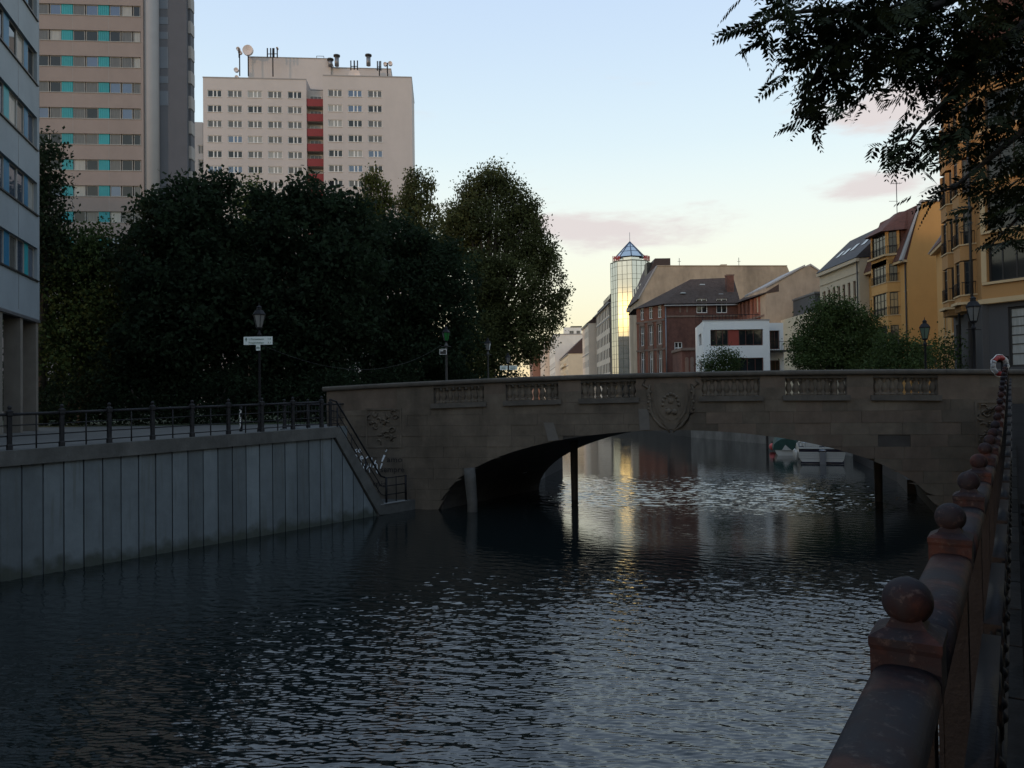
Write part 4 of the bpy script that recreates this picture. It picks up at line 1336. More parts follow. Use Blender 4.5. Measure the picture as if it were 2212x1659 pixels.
# red roof lettering seen edge-on at both sides of the tower top
REDL = mat('red_letters', (0.35, 0.03, 0.03), 0.5, 0.15, 2)
for k, sg in enumerate((-1, 1)):
    sgn = thing('roof_sign', ('dark red roof lettering at the left shoulder of the glass tower' if sg < 0 else 'orange red roof lettering at the right shoulder of the glass tower'), 'sign',
                (GTX + sg * 3.55, GTY - 2.3, GTZ + 0.2), rad(sg * 35))
    MB().box(-1.05, 1.05, 0.0, 0.08, 0.0, 0.12).build('rail', DARKFRAME, sgn)
    for q in range(4):
        m = MB()
        x = -0.98 + q * 0.5
        m.box(x, x + 0.12, -0.06, 0.06, 0.124, 1.35 - 0.1 * (q % 2))
        m.box(x + 0.3, x + 0.42, -0.06, 0.06, 0.124, 1.25)
        m.box(x + 0.12, x + 0.3, -0.05, 0.05, 0.6 + 0.2 * (q % 2), 0.78 + 0.2 * (q % 2))
        m.build('letter', REDL, sgn)

# --- long hotel-like facade left of the tower
CREAM = mat('warm_cream_render', (0.70, 0.59, 0.48), 0.8, 0.08, 0.4, stain=0.1)
CREAM2 = mat('yellow_cream_render', (0.66, 0.56, 0.40), 0.8, 0.08, 0.4, stain=0.1)
BEIGE = mat('beige_plaster', (0.40, 0.325, 0.24), 0.85, 0.2, 0.5, stain=0.45)
PALEW = mat('pale_white_render', (0.74, 0.71, 0.64), 0.8, 0.08, 0.4, stain=0.1)
MANS = mat('brown_mansard', (0.075, 0.045, 0.038), 0.75, 0.25, 2, bump=0.4, bscale=4)
hx = 24.0
hot = thing('slit_window_house', 'long cream office house with rows of dark slit windows left of the glass tower', 'building', (hx, 218.0, 0), DOWN)
zr = [HZ(1318, y, 187) for y in (678, 706.5, 738.5, 771, 803)]
ops = [(1.0 + 3.35 * i + (0.0), z, 1.5, 2.35) for z in zr for i in range(9)]
heave = HZ(1322, 652, 186)
wall(hot, 32.0, GB, heave, ops, CREAM, reveal=0.06, body=14)
for x, z, w_, h_ in ops:
    window(hot, None, x, z, w_, h_, (0.5,), (), 0.06, y=0.012, fm=DARKFRAME, gm=GL_DARK)
htop = HZ(1322, 611, 187)
MB().prism_yz([(-0.5, heave), (14, heave), (14, htop), (4.5, htop), (-0.5, heave + 0.4)], 8.0, 32.0).build('mansard', MANS, hot)
MB().prism_yz([(-0.5, heave), (14, heave), (8, heave + 5.0)], -6.0, 8.0).build('low_roof', MANS, hot)
for i in range(8):
    x = 10.5 + i * 2.6
    MB().box(x, x + 1.3, 0.9, 3.0, heave + 1.7, heave + 2.9).build('dormer', MANS, hot)
    MB().box(x + 0.15, x + 1.15, 0.85, 0.9, heave + 1.8, heave + 2.8).build('dormer_window', GL_BLUE, hot)
MB().box(-0.2, 32.1, -0.55, 0.0, heave - 0.3, heave - 0.01).build('eaves', TWP, hot)
MB().box(0, 32, -0.12, 0.0, zr[0] - 0.75, zr[0] - 0.4).build('string_course', TWP, hot)
MB().box(31.6, 31.9, -0.25, -0.02, GB, heave - 0.31).build('downpipe', DARKFRAME, hot)

def row_house(name, label, X, y_far, y_near, z_eave, z_ridge, m, roof, cols, rows, wsize=(1.1, 1.7), depth=13, flat=False, balc=False):
    L = y_far - y_near
    t = thing(name, label, 'building', (X, y_far, 0), DOWN)
    op = []
    fh = (z_eave - GB - 1.0) / rows
    for j in range(rows):
        for i in range(cols):
            op.append((L * (i + 0.5) / cols - wsize[0] / 2, GB + 1.4 + j * fh, wsize[0], wsize[1]))
    wall(t, L, GB, z_eave, op, m, reveal=0.06, body=depth)
    for x, z, w_, h_ in op:
        window(t, None, x, z, w_, h_, (0.5,), (), 0.07, y=0.012, fm=GREYFRAME, gm=RNG.choice([GL_DARK, GL_MID]), sill=None)
    if flat:
        MB().box(-0.15, L + 0.15, -0.25, depth + 0.1, z_eave + 0.003, z_eave + 0.35).build('roof_edge', TWP, t)
    else:
        MB().prism_yz([(-0.5, z_eave + 0.003), (depth + 0.3, z_eave + 0.003), (depth * 0.55, z_ridge)], -0.15, L + 0.15).build('roof', roof, t)
    MB().box(-0.05, L + 0.05, -0.3, -0.004, z_eave - 0.45, z_eave - 0.05).build('cornice', TWP, t)
    for j in range(1, rows, 2):
        MB().box(0, L, -0.12, -0.003, GB + 0.7 + j * fh, GB + 0.95 + j * fh).build('string_course', TWP, t)
    if balc:
        for j in range(1, rows):
            MB().box(L * 0.25, L * 0.75, -0.9, -0.004, GB + 0.9 + j * fh, GB + 1.9 + j * fh).build('bay', m, t)
    return t
Yd = 219.0
row_house('cornice_house', 'cream house with heavy cornice protruding next to the slit window house', 21.9, 238, Yd, HZ(1275, 700, 222), HZ(1275, 660, 226), CREAM, MANS, 5, 5, (1.2, 1.9), balc=False)
row_house('yellow_gable_house', 'lower yellowish house with steep blind gable among the far canal houses', 18.9, 300, 258, HZ(1245, 765, 262), HZ(1240, 728, 268), CREAM2, MANS, 9, 4, (1.3, 1.8), depth=11, balc=True)
row_house('white_flat_house', 'white flat-roofed tall house behind the yellowish gable house', 16.9, 345, 301, HZ(1215, 727, 310), 0, PALEW, MANS, 10, 6, (1.4, 1.7), depth=24, flat=True)
wt = thing('roof_box_house', 'pale box-shaped upper storeys standing behind the white flat-roofed house', 'building', (HX(1222, 330), 330, 0), 0)
MB().box(0, 7.2, 0, 8, GB, HZ(1240, 707, 330)).build('wall', PALEW, wt)
MB().box(2.6, 7.4, -0.2, 8, HZ(1240, 707, 330) + .003, HZ(1240, 707, 330) + 0.5).build('roof_edge', DARKFRAME, wt)
window(wt, None, 2.0, HZ(1240, 722, 330), 1.8, 1.5, (0.5,), (), y=-0.08, fm=TWP, gm=GL_MID)
window(wt, None, 5.0, HZ(1240, 722, 330), 1.5, 1.5, (0.5,), (), y=-0.08, fm=TWP, gm=GL_MID)
row_house('far_cream_house', 'farthest cream house of the row half hidden by the big tree', 14.8, 400, 346, HZ(1185, 745, 370), HZ(1185, 735, 375), CREAM, MANS, 10, 5, (1.4, 1.7))
row_house('far_red_house', 'distant reddish house at the end of the canal row', 11.0, 470, 401, HZ(1160, 770, 430), HZ(1160, 755, 440), mat('far_red_render', (0.26, 0.14, 0.10), 0.8, 0.1, 0.4), MANS, 10, 4, (1.4, 1.7))

# --- house between the glass tower and the brick house
PINKW = mat('pinkish_render', (0.68, 0.55, 0.46), 0.8, 0.08, 0.5, stain=0.12)
ex = HX(1382, 150)
e2 = thing('pinkish_house', 'narrow pinkish house with steep brown mansard roof and dormers right of the glass tower', 'building', (ex, 150, 0), 0)
ez = HZ(1362, 660, 150)
wall(e2, 6.5, GB, ez, [], PINKW, body=None, name='end_wall')
EF = (0, 12.2, DOWN)
eo = [(x, z, 1.3, 2.0) for x in (2.2, 5.6, 9.0) for z in (HZ(1370, 688, 156), HZ(1370, 735, 156), HZ(1370, 780, 156))][0:9:3]
wall(e2, 12.2, GB, ez, eo, PINKW, F=EF, reveal=0.08, name='canal_wall_face')
for x, z, w_, h_ in eo: window(e2, EF, x, z, w_, h_, (), (0.6,), y=0.015, fm=GREYFRAME, gm=GL_DARK)
MB().box(-0.55, 6.5, -0.2, 12.3, ez + 0.003, ez + 0.5).build('eaves', TWP, e2)
er = HZ(1418, 562, 152)
MB().prism_xz([(-0.6, ez + 0.5), (6.4, ez + 0.5), (6.4, er), (HX(1420, 150) - ex, er), (1.2, ez + 3.9)], 0.0, 12.2).build('mansard', MANS, e2)
for k in range(4):
    y = 0.7 + k * 2.8
    MB().box(0.75, 2.6, y, y + 1.5, ez + 2.6, ez + 4.5).build('dormer', TWP, e2)
    MB().box(0.70, 0.75, y + 0.2, y + 1.3, ez + 2.8, ez + 4.3).build('dormer_window', GL_PALE, e2)
MB().box(2.0, 3.6, 1.0, 4.0, er - 3.2, er - 0.6).build('dark_dormer', DARKFRAME, e2)

# --- big blank fire wall
fw_ = thing('blank_fire_wall_house', 'large house showing a blank beige fire wall above the brick house roof', 'building', (0, 135, 0), 0)
X = lambda d: HX(d, 135.0)
Zp = lambda d, y: HZ(d, y, 135.0)
MB().prism_xz([(X(1384), GB), (X(1716), GB), (X(1716), Zp(1714, 600)), (X(1706), Zp(1706, 575)), (X(1424), Zp(1424, 575)), (X(1384), Zp(1384, 646))], 0.0, 11.0).build('wall', BEIGE, fw_)
MB().prism_xz([(X(1384) - .25, Zp(1384, 646) + .1), (X(1424) - .12, Zp(1424, 575) + .1), (X(1424) + .05, Zp(1424, 575) + .02), (X(1384) - .05, Zp(1384, 646) + .02)][::-1], -0.12, 0.35).build('verge', TWP, fw_)
MB().prism_xz([(X(1384) - .3, Zp(1384, 646) - .1), (X(1424) - .14, Zp(1424, 575) + .06), (X(1424) + .03, Zp(1424, 575) + .015), (X(1384) - .03, Zp(1384, 646) - .1)][::-1], 0.36, 11).build('side_roof', MANS, fw_)
MB().prism_xz([(X(1424), Zp(1424, 575) + .02), (X(1706), Zp(1706, 575) + .02), (X(1706), Zp(1706, 575) + .16), (X(1424), Zp(1424, 575) + .16)], -0.1, 11).build('coping', BEIGE, fw_)
for d, y0, hh in ((1531, 571, 0.0), (1576, 569, 0.0)):
    MB().box(X(d) - 0.55, X(d) + 0.55, 2.0, 3.2, Zp(d, 575), Zp(d, y0) + 0.2).build('chimney', BEIGE if d > 1550 else DARKFRAME, fw_)
for d, yt, lab in ((1478, 553, 'thin left rod aerial on the blank fire wall roof'), (1609, 552, 'taller rod aerial right of the chimney on the blank fire wall roof')):
    a = thing('roof_aerial', lab, 'antenna', (X(d), 137, Zp(d, 575)), 0)
    MB().tube([(0, 0, 0), (0, 0, Zp(d, yt) - Zp(d, 575))], 0.05, 5).build('pole', IRON, a)
    MB().tube([(-0.3, 0, 1.2), (0.3, 0, 1.2)], 0.03, 4).build('crossbar', IRON, a)

# --- brick house with hipped roof
BRICK = mat('red_brick', (0.25, 0.10, 0.064), 0.9, 0.22, 3.0, bump=0.4, bscale=12, stain=0.4)
BRICKD = mat('shaded_brown_brick', (0.140, 0.064, 0.048), 0.9, 0.28, 2.0, bump=0.4, bscale=12, stain=0.4)  # front wall's shade darkened into the brick colour; plain brown parts share it
ROOFBR = mat('brown_tile_roof', (0.085, 0.062, 0.052), 0.95, 0.3, 5, bump=0.5, bscale=9, stain=0.35, spec=0.1)
STONET = mat('stone_trim', (0.20, 0.14, 0.11), 0.85, 0.15, 2.0, stain=0.3)
BX, BY = HX(1439, 110), 110.0
bh = thing('brick_house', 'old red brick house with hipped slate roof behind the white cube house', 'building', (BX, BY, 0), 0)
bz = HZ(1439, 657, 110)
la = math.atan2(-0.866, 0.5)
LB = (-0.5 * 6.3, 0.866 * 6.3, la)           # left face, local x from its far end to the corner
rowsB = [(HZ(1410, 688, 112), 1.75), (HZ(1410, 745, 112), 2.9), (HZ(1410, 806, 112), 3.2)]
opl = [(0.85 + 1.95 * i, z, 0.85, h) for z, h in rowsB for i in range(3)]
wall(bh, 6.3, GB, bz, opl, BRICK, F=LB, reveal=0.25, name='canal_wall_face')
for x, z, w_, h_ in opl:
    window(bh, LB, x, z, w_, h_, (0.5,), (0.65,), 0.09, 0.09, y=0.12, fm=WHITE, gm=GL_DARK)
    if h_ > 2:
        m = MB(LB)
        m.prism_xz([(x - 0.2, z + h_ + 0.02), (x + w_ + 0.2, z + h_ + 0.02), (x + w_ + 0.2, z + h_ + 0.3), (x + w_ / 2, z + h_ + 0.62), (x - 0.2, z + h_ + 0.3)], -0.12, 0.0)
        m.box(x - 0.2, x - 0.03, -0.09, 0.0, z, z + h_); m.box(x + w_ + 0.03, x + w_ + 0.2, -0.09, 0.0, z, z + h_)
        m.box(x - 0.15, x + w_ + 0.15, -0.14, 0.0, z - 0.45, z - 0.04)
        m.build('window_surround', STONET, bh)
for z in (HZ(1410, 693, 112), HZ(1410, 755, 112)):
    MB(LB).box(-0.05, 6.3, -0.1, -0.002, z - 0.15, z + 0.12).build('string_course', STONET, bh)
FW = HX(1597, 110) - BX
opf = [(HX(1508, 110) - BX, HZ(1520, 676, 110), 1.55, 2.05), (HX(1551, 110) - BX, HZ(1560, 676, 110), 1.55, 2.05), (HX(1459, 110) - BX, HZ(1465, 772, 110), 1.1, 2.2)]
wall(bh, FW, GB, bz - 0.15, opf, BRICKD, reveal=0.25, body=None, name='front_wall')
for i, (x, z, w_, h_) in enumerate(opf):
    window(bh, None, x, z, w_, h_, (0.5,), (0.62,), 0.11, 0.11, y=0.12, fm=WHITE, gm=GL_DARK)
for x in (HX(1461, 110) - BX, HX(1476, 110) - BX):
    MB().box(x, x + 0.6, -0.02, 0.0, HZ(1470, 678, 110), HZ(1470, 650, 110) - .3).build('blind_niche', BRICKD, bh)
    MB().box(x + 0.65, x + 0.85, -0.05, 0.0, HZ(1470, 675, 110), HZ(1470, 652, 110)).build('pale_strip', STONET, bh)
MB().box(0, FW, -0.12, -0.003, HZ(1500, 683, 110) - .12, HZ(1500, 683, 110) + .12).build('string_course', STONET, bh)
MB().tube([(0.1, -0.18, GB), (0.1, -0.18, bz)], 0.09, 8).build('downpipe', ZINC, bh)
MB().box(-0.1, FW, -0.5, 0.0, bz - 0.32, bz - 0.16).build('gutter', TWP, bh)
# right wing facing the canal
WX = HX(1597, 109.8) - BX
wl = 10.4
wa = math.atan2(-10.2, 0.8)
WF = (WX, -0.2, wa)
opw = [(0.8 + 1.45 * i, HZ(1630, 679, 105), 0.8, 2.1) for i in range(6)]
wall(bh, wl, GB, bz - 0.1, opw, BRICK, F=WF, reveal=0.22, name='wing_wall')
for x, z, w_, h_ in opw: window(bh, WF, x, z, w_, h_, (), (), 0.05, y=0.14, fm=BRICKD, gm=BRICKD)
MB(WF).box(0, wl, -0.12, -0.003, HZ(1630, 688, 105) - .2, HZ(1630, 688, 105) + .05).build('string_course', STONET, bh)
MB(WF).prism_xz([(3.5, 7.5), (7.5, 9.2), (7.5, 9.5), (3.5, 7.8)], -0.15, -0.003).build('pale_band', STONET, bh)
# hipped roof
c0 = (LB[0] - 0.4, LB[1] + 0.1, bz); c1 = (-0.25, -0.5, bz); c2 = (FW + 0.3, -0.5, bz); c3 = (FW + 0.3, 14, bz); c4 = (LB[0], 14, bz)
rz = HZ(1540, 600, 117)
r0 = (HX(1496, 117) - BX, 7.0, rz - .2); r1 = (FW + 1.5, 7.0, rz)
MB().add([c0, c1, c2, c3, c4, r0, r1], [(0, 1, 5), (1, 2, 6, 5), (2, 3, 6), (3, 4, 5, 6), (4, 0, 5), (4, 3, 2, 1, 0)]).build('hip_roof', ROOFBR, bh)
MB(WF).prism_yz([(-0.5, bz - 0.08), (9, bz + 1.0), (5.0, bz + 3.2)], -0.3, wl + 0.15).build('wing_roof', ROOFBR, bh)
x = HX(1581, 113) - BX
MB().box(x - 0.5, x + 0.5, 2.6, 3.6, bz + 1.5, HZ(1581, 596, 113)).build('chimney', BRICKD, bh)
MB().box(x - 0.58, x + 0.58, 2.52, 3.68, HZ(1581, 596, 113) + .003, HZ(1581, 596, 113) + .2).build('chimney_cap', STONET, bh)
for d, y in ((1478, 633), (1520, 615), (1560, 636), (1505, 652)):
    xx = HX(d, 112.5) - BX
    zz = HZ(d, y, 112.5)
    MB().frustum(xx, 2.3, zz - 0.12, zz + 0.06, 0.4, 0.35, 0.32, 0.25).build('skylight', GL_PALE, bh)
# low annex with arches in front of the brick front
an = thing('arched_annex', 'low brown annex with three blind arches beside the white cube house', 'building', (HX(1475, 100), 100, 0), 0)
aw = HX(1504, 100) - HX(1475, 100) + 1.0
az = HZ(1490, 757, 100)
wall(an, aw, GB, az, [], BRICKD, body=6)
for k in range(3):
    m = MB()
    cx = 0.35 + k * 0.68
    pts = [(cx, GB + .3), (cx + 0.46, GB + .3), (cx + 0.46, az - 1.1)] + [(cx + 0.23 + 0.23 * math.cos(t), az - 1.1 + 0.25 * math.sin(t)) for t in (0.5, 1.05, 1.57, 2.1, 2.64)] + [(cx, az - 1.1)]
    m.prism_xz(pts, -0.06, 0.0); m.build('blind_arch', STONET, an)
MB().box(-0.15, aw, -0.2, 6, az + .003, az + 0.35).build('cornice', STONET, an)

# --- beige gable house
hg = thing('beige_gable_house', 'house with a wide blank beige gable between the brick wing and the cream house', 'building', (HX(1659, 99.4), 99.4, 0), 0)
GX = lambda d: HX(d, 99.4) - HX(1659, 99.4)
GZ = lambda d, y: HZ(d, y, 99.4)
gp = [(0, GB), (GX(1830), GB), (GX(1830), GZ(1825, 624)), (GX(1756), GZ(1755, 574)), (GX(1744), GZ(1744, 576)), (0, GZ(1659, 622))]
MB().prism_xz(gp, 0.0, 9.0).build('gable_wall', BEIGE, hg)
for a, b in ((5, 4), (3, 2)):
    p, q = gp[a], gp[b]
    MB().prism_xz([(p[0], p[1] + .03), (q[0], q[1] + .03), (q[0], q[1] + .25), (p[0], p[1] + .25)], -0.18, 9.1).build('verge', TWP, hg)
# dark zinc penthouse on the shoulder
MB().box(GX(1705), GX(1780), -9.0, -2.0, GZ(1705, 690), GZ(1705, 655)).build('zinc_attic', mat('zinc_cladding', (0.085, 0.09, 0.10), 0.5, 0.12, 1, metal=0.3), hg)
MB().box(GX(1703), GX(1782), -9.15, -2.0, GZ(1705, 655) + .003, GZ(1705, 655) + 0.22).build('attic_roof', ZINC, hg)
MB().box(GX(1690), GX(1800), -9.3, -0.01, GB, GZ(1705, 692)).build('lower_house', CREAM2, hg)
MB().prism_xz([(GX(1760), GZ(1760, 668)), (GX(1830), GZ(1830, 668)), (GX(1830), GZ(1830, 590))], -8.5, -1).build('side_roof', ROOFSLATE, hg)

# --- white cube house
CUBE = mat('white_render', (0.78, 0.79, 0.77), 0.75, 0.05, 0.8, stain=0.06)
REDP = mat('red_panel', (0.26, 0.045, 0.03), 0.6, 0.12, 2)
BRW = mat('brown_window_frame', (0.12, 0.045, 0.035), 0.5, 0.15, 3)
gx = HX(1522, 80)
cube = thing('white_cube_house', 'modern white cube house with long brown windows and a red panel on the quay', 'building', (gx, 80, 0), 0)
U = lambda d: HX(d, 80.0) - gx
V = lambda y: HZ(1600, y, 80.0)
cw = U(1665)
opc = [(U(1537), V(746.5), U(1651) - U(1537), V(711.5) - V(746.5)), (U(1583), V(806), U(1651) - U(1583), V(773) - V(806))]
wall(cube, cw, GB, V(692.5), opc, CUBE, reveal=0.3)
x0 = U(1537); xr0, xr1 = U(1576.5), U(1599); x3 = U(1651)
zq, hq = V(746.5), V(711.5) - V(746.5)
window(cube, None, x0, zq, xr0 - x0, hq, (0.35, 0.7), (), 0.08, y=0.2, fm=BRW, gm=GL_DARK)
MB().box(xr0, xr1, 0.16, 0.28, zq, zq + hq).build('red_panel', REDP, cube)
window(cube, None, xr1, zq, x3 - xr1, hq, (0.3, 0.62), (), 0.08, y=0.2, fm=BRW, gm=GL_DARK)
x, z, w_, h_ = opc[1]
window(cube, None, x, z, w_, h_, (0.25, 0.5, 0.75), (), 0.08, y=0.2, fm=BRW, gm=GL_DARK)
CLF = (1.07 + 0.0, 8.0, math.atan2(-8.0, -1.07))
lo = [(3.6, V(741), 2.4, V(715) - V(741)), (3.6, V(806), 2.4, V(776) - V(806))]
wall(cube, 8.07, GB, V(692.5), lo, CUBE, F=CLF, reveal=0.3, name='side_wall')
for x, z, w_, h_ in lo: window(cube, CLF, x, z, w_, h_, (0.5,), (), 0.08, y=0.2, fm=BRW, gm=GL_MID)
MB().add([(0, 0, V(692.5)), (cw, 0, V(692.5)), (cw, 8, V(692.5)), (1.07, 8, V(692.5))], [(0, 1, 2, 3)]).build('flat_roof', ZINC, cube)
MB().box(-0.05, cw + .05, -0.05, 0.25, V(692.5) + .003, V(692.5) + 0.1).build('roof_trim', TWP, cube)
RF = (cw, 2.5, 0)
rwid = HX(1712, 82.5) - HX(1665, 82.5)
opr = [(0.12, V(752), rwid - 0.55, V(710.5) - V(752)), (0.12, V(812), rwid - 0.55, V(777) - V(812))]
wall(cube, rwid, GB, V(693.5), opr, CUBE, F=RF, reveal=0.3, body=6, name='recessed_wing')
for x, z, w_, h_ in opr:
    window(cube, RF, x, z, w_, h_, (0.25, 0.5, 0.75), (), 0.07, y=0.2, fm=BRW, gm=GL_DARK)
MB(RF).box(0.01, rwid, -2.3, -0.01, V(757) - .12, V(757)).build('balcony_slab', DARKFRAME, cube)
m = MB(RF)
for k in range(12):
    m.tube([(0.1 + k * 0.17, -2.2, V(757)), (0.1 + k * 0.17, -2.2, V(757) + 0.9)], 0.015, 4)
m.tube([(0.1, -2.2, V(757) + .9), (rwid, -2.2, V(757) + .9)], 0.025, 5)
m.build('balcony_rail', IRON, cube)
m = MB()
for k in range(20):
    m.tube([(cw * k / 19, 3.2, V(692.5)), (cw * k / 19, 3.2, V(692.5) + 0.95)], 0.02, 4)
m.tube([(0, 3.2, V(692.5) + .95), (cw, 3.2, V(692.5) + .95)], 0.03, 5)
m.build('terrace_rail', IRON, cube)

# --- cream house with slate roof
IX = HX(1862, 78.0)
ih = thing('cream_quay_house', 'cream plaster house with slate roof and skylights left of the ochre house', 'building', (IX, 88.0, 0), DOWN)
IL = 10.0
iz = HZ(1862, 556, 78)
CRQ = mat('cream_plaster', (0.46, 0.39, 0.285), 0.82, 0.07, 0.6, stain=0.1)
opi = []
zt = HZ(1853, 671.0 - 45, 79.0)
for j in range(4):
    for i in range(7):
        opi.append((0.9 + 1.27 * i, iz - 4.3 - j * 3.2, 0.62, 2.1))
wall(ih, IL, GB, iz, opi, CRQ, reveal=0.22, body=10)
for x, z, w_, h_ in opi: window(ih, None, x, z, w_, h_, (), (0.35,), 0.06, y=0.14, fm=BRW, gm=GL_DARK)
MB().box(-0.1, IL + 0.1, -0.35, -0.003, iz - 0.4, iz - 0.05).build('cornice', CRQ, ih)
MB().box(0, IL, -0.08, -0.003, iz - 1.5, iz - 1.38).build('string_course', CRQ, ih)
MB().prism_yz([(-0.4, iz + .003), (10, iz + .003), (5.0, iz + 3.7), (3.6, iz + 3.7)], -0.1, IL + 0.1).build('roof', ROOFSLATE, ih)
sl = math.atan2(4.6, 4.0)
for i, (x, t) in enumerate(((2.0, 0.35), (3.6, 0.35), (5.2, 0.4), (7.4, 0.45), (7.4, 0.7))):
    yy, z_ = -0.4 + 4.0 * t, iz + 3.7 * t
    MB().add([(x, yy - .02, z_ + .06), (x + 0.9, yy - .02, z_ + .06), (x + 0.9, yy + .75, z_ + .06 + .77 * 0.925), (x, yy + .75, z_ + .06 + .77 * 0.925)], [(0, 1, 2, 3)]).build('skylight', GL_MID, ih)
MB().tube([(IL - 0.15, -0.15, GB), (IL - 0.15, -0.15, iz)], 0.07, 8).build('downpipe', DARKFRAME, ih)
MB().box(3.9, 6.1, -1.1, -0.003, iz - 6.6, iz - 6.45).build('balcony_slab', DARKFRAME, ih)
m = MB()
for k in range(14):
    m.tube([(3.95 + k * 0.16, -1.05, iz - 6.45), (3.95 + k * 0.16, -1.05, iz - 5.5)], 0.02, 4)
m.tube([(3.9, -1.05, iz - 5.5), (6.1, -1.05, iz - 5.5)], 0.03, 5); m.build('balcony_rail', IRON, ih)

# --- ochre house with bay and turret
OCH = mat('ochre_render', (0.52, 0.285, 0.095), 0.82, 0.06, 0.7, stain=0.1)
OCHL = mat('ochre_light_trim', (0.50, 0.36, 0.20), 0.8, 0.08, 1)
OCHD = mat('ochre_dim_trim', (0.30, 0.20, 0.12), 0.8, 0.08, 1)
JX, JY = HX(1967, 70.4), 70.4
jl = 78.2 - JY
jh = thing('ochre_bay_house', 'ochre house with glazed bay and red tiled turret seen above the bushes', 'building', (JX, 78.2, 0), DOWN)
jz = HZ(1967, 548, JY)
rzs = [HZ(1930, y, 73.0) for y in (562, 633, 703)]         # window heads
opj = [(0.55, z - 1.75, 0.7, 1.7) for z in rzs] + [(7.25, z - 2.6, 0.28, 2.4) for z in rzs]
wall(jh, jl, GB, jz - 0.5, opj, OCH, reveal=0.2, body=None)
for x, z, w_, h_ in opj:
    window(jh, None, x, z, w_, h_, () if w_ < .5 else (0.5,), (0.6,), 0.05, 0.04, y=0.1, fm=BRW, gm=GL_DARK)
    MB().box(x - 0.12, x + w_ + 0.12, -0.05, 0.0, z + h_ + .002, z + h_ + 0.14).build('window_head', OCHL, jh)
# gable wall towards the camera, in the same house
gy = jl
gpts = [(0.0, GB), (7.0, GB), (7.0, HZ(2040, 436, JY)), (HX(2000, JY) - JX, HZ(2000, 436, JY)), (-0.02, jz - 0.45)]
GFm = (gy, 0.0, math.pi / 2)            # local x of this face = away from the canal
MB(GFm).prism_xz(gpts, -0.0, 0.3).build('gable_wall', OCH, jh)
MB(GFm).prism_xz([(-0.45, jz - 0.7), (gpts[3][0] - .05, gpts[3][1] + .05), (gpts[3][0] + .1, gpts[3][1] + .25), (-0.62, jz - 0.55)][::-1], -0.15, 0.35).build('verge', TWP, jh)
MB(GFm).box(gpts[3][0], 7.0, -0.1, 0.35, gpts[3][1] + .01, gpts[3][1] + .16).build('coping', TWP, jh)
ztop_ = gpts[3][1]
MB().prism_yz([(-0.55, jz - 0.52), (7, jz - 0.52), (7, ztop_ - 0.1), (HX(2000, JY) - JX, ztop_ - 0.1)], -0.1, jl - 0.02).build('tiled_roof', ROOFTILE, jh)
MB().box(-0.05, jl, -0.5, -0.003, jz - 0.75, jz - 0.53).build('eaves', OCHL, jh)
# bay
b0, b1, bp = 2.2, 6.4, 0.95
bpts = [(b0, 0.0), (b0 + 0.55, -bp), (b1 - 0.55, -bp), (b1, 0.0)]
def bay_storey(par, pts, zs, zh, wm, name='bay'):
    """polygonal bay: parapet panel, corner posts and tall casements between them"""
    zlo, zhi = zs, zs + zh
    m = MB(); m.prism_xy([(x, y) for x, y in pts] + [(pts[-1][0], 0.15), (pts[0][0], 0.15)], zlo - 0.95, zlo); m.build(name + '_spandrel', wm, par)
    for (xa, ya), (xb, yb) in zip(pts[:-1], pts[1:]):
        d = math.hypot(xb - xa, yb - ya); a = math.atan2(yb - ya, xb - xa)
        F = (xa, ya, a)
        MB(F).box(-0.02, 0.2, 0.0, 0.2, zlo + .001, zhi).build(name + '_post', wm, par)
        MB(F).box(d - 0.2, d + 0.02, 0.002, 0.2, zlo + .001, zhi).build(name + '_post', wm, par)
        MB(F).box(-0.05, d + 0.05, -0.06, 0.2, zlo - 0.06, zlo + 0.02).build(name + '_ledge', OCHL, par)
        window(par, F, 0.2, zlo + .02, d - 0.4, zhi - zlo - .02, (0.5,) if d < 2 else (0.25, 0.5, 0.75), (0.3, 0.68), 0.06, 0.05, y=0.08, fm=DARKFRAME, gm=GL_DARK)
        m = MB(F)
        for k in range(max(3, int(d / 0.14))):
            m.tube([(0.1 + k * 0.14, -0.05, zlo), (0.1 + k * 0.14, -0.05, zlo + 0.75)], 0.012, 4)
        m.tube([(0.05, -0.05, zlo + .75), (d - 0.05, -0.05, zlo + .75)], 0.02, 4)
        m.build(name + '_rail', IRON, par)
for zhd in rzs:
    bay_storey(jh, bpts, zhd - 2.15, 2.12, OCH)
bay_storey(jh, bpts, HZ(1930, 551, 73), HZ(1930, 500, 73) - HZ(1930, 551, 73), OCH, 'turret')
m = MB(); m.prism_xy(bpts, rzs[0] + .0, HZ(1930, 551, 73) - 0.955); m.build('bay_top', OCH, jh)
MB().prism_xy([(b0 - .25, 0.3), (b0 + .4, -bp - .3), (b1 - .4, -bp - .3), (b1 + .25, 0.3)], rzs[0] + 0.28, rzs[0] + 0.45).build('bay_cornice', OCHL, jh)
MB().prism_xy([(bpts[0][0], 4.0), bpts[0], bpts[1], bpts[2], bpts[3], (bpts[3][0], 4.0)], GB, rzs[2] - 3.11).build('bay_base', OCH, jh)
tz = HZ(1930, 501, 73)
ap_ = [(b0 - .5, 3.6), (b0 - .5, 0.2), (b0 + .35, -bp - .55), (b1 - .35, -bp - .55), (b1 + .5, 0.2), (b1 + .5, 3.6)]
tzz = HZ(1965, 456, 73)
up = [(b0 + 1.3, 3.0), (b0 + 1.3, 1.3), (b0 + 1.8, 0.8), (b1 - 1.5, 0.8), (b1 - 1.0, 1.3), (b1 - 1.0, 3.0)]
vs = [(x, y, tz - 0.1) for x, y in ap_] + [(x, y, tzz) for x, y in up]
MB().add(vs, [(i, (i + 1) % 6, (i + 1) % 6 + 6, i + 6) for i in range(6)] + [(5, 4, 3, 2, 1, 0), (6, 7, 8, 9, 10, 11)]).build('turret_roof', ROOFTILE, jh)
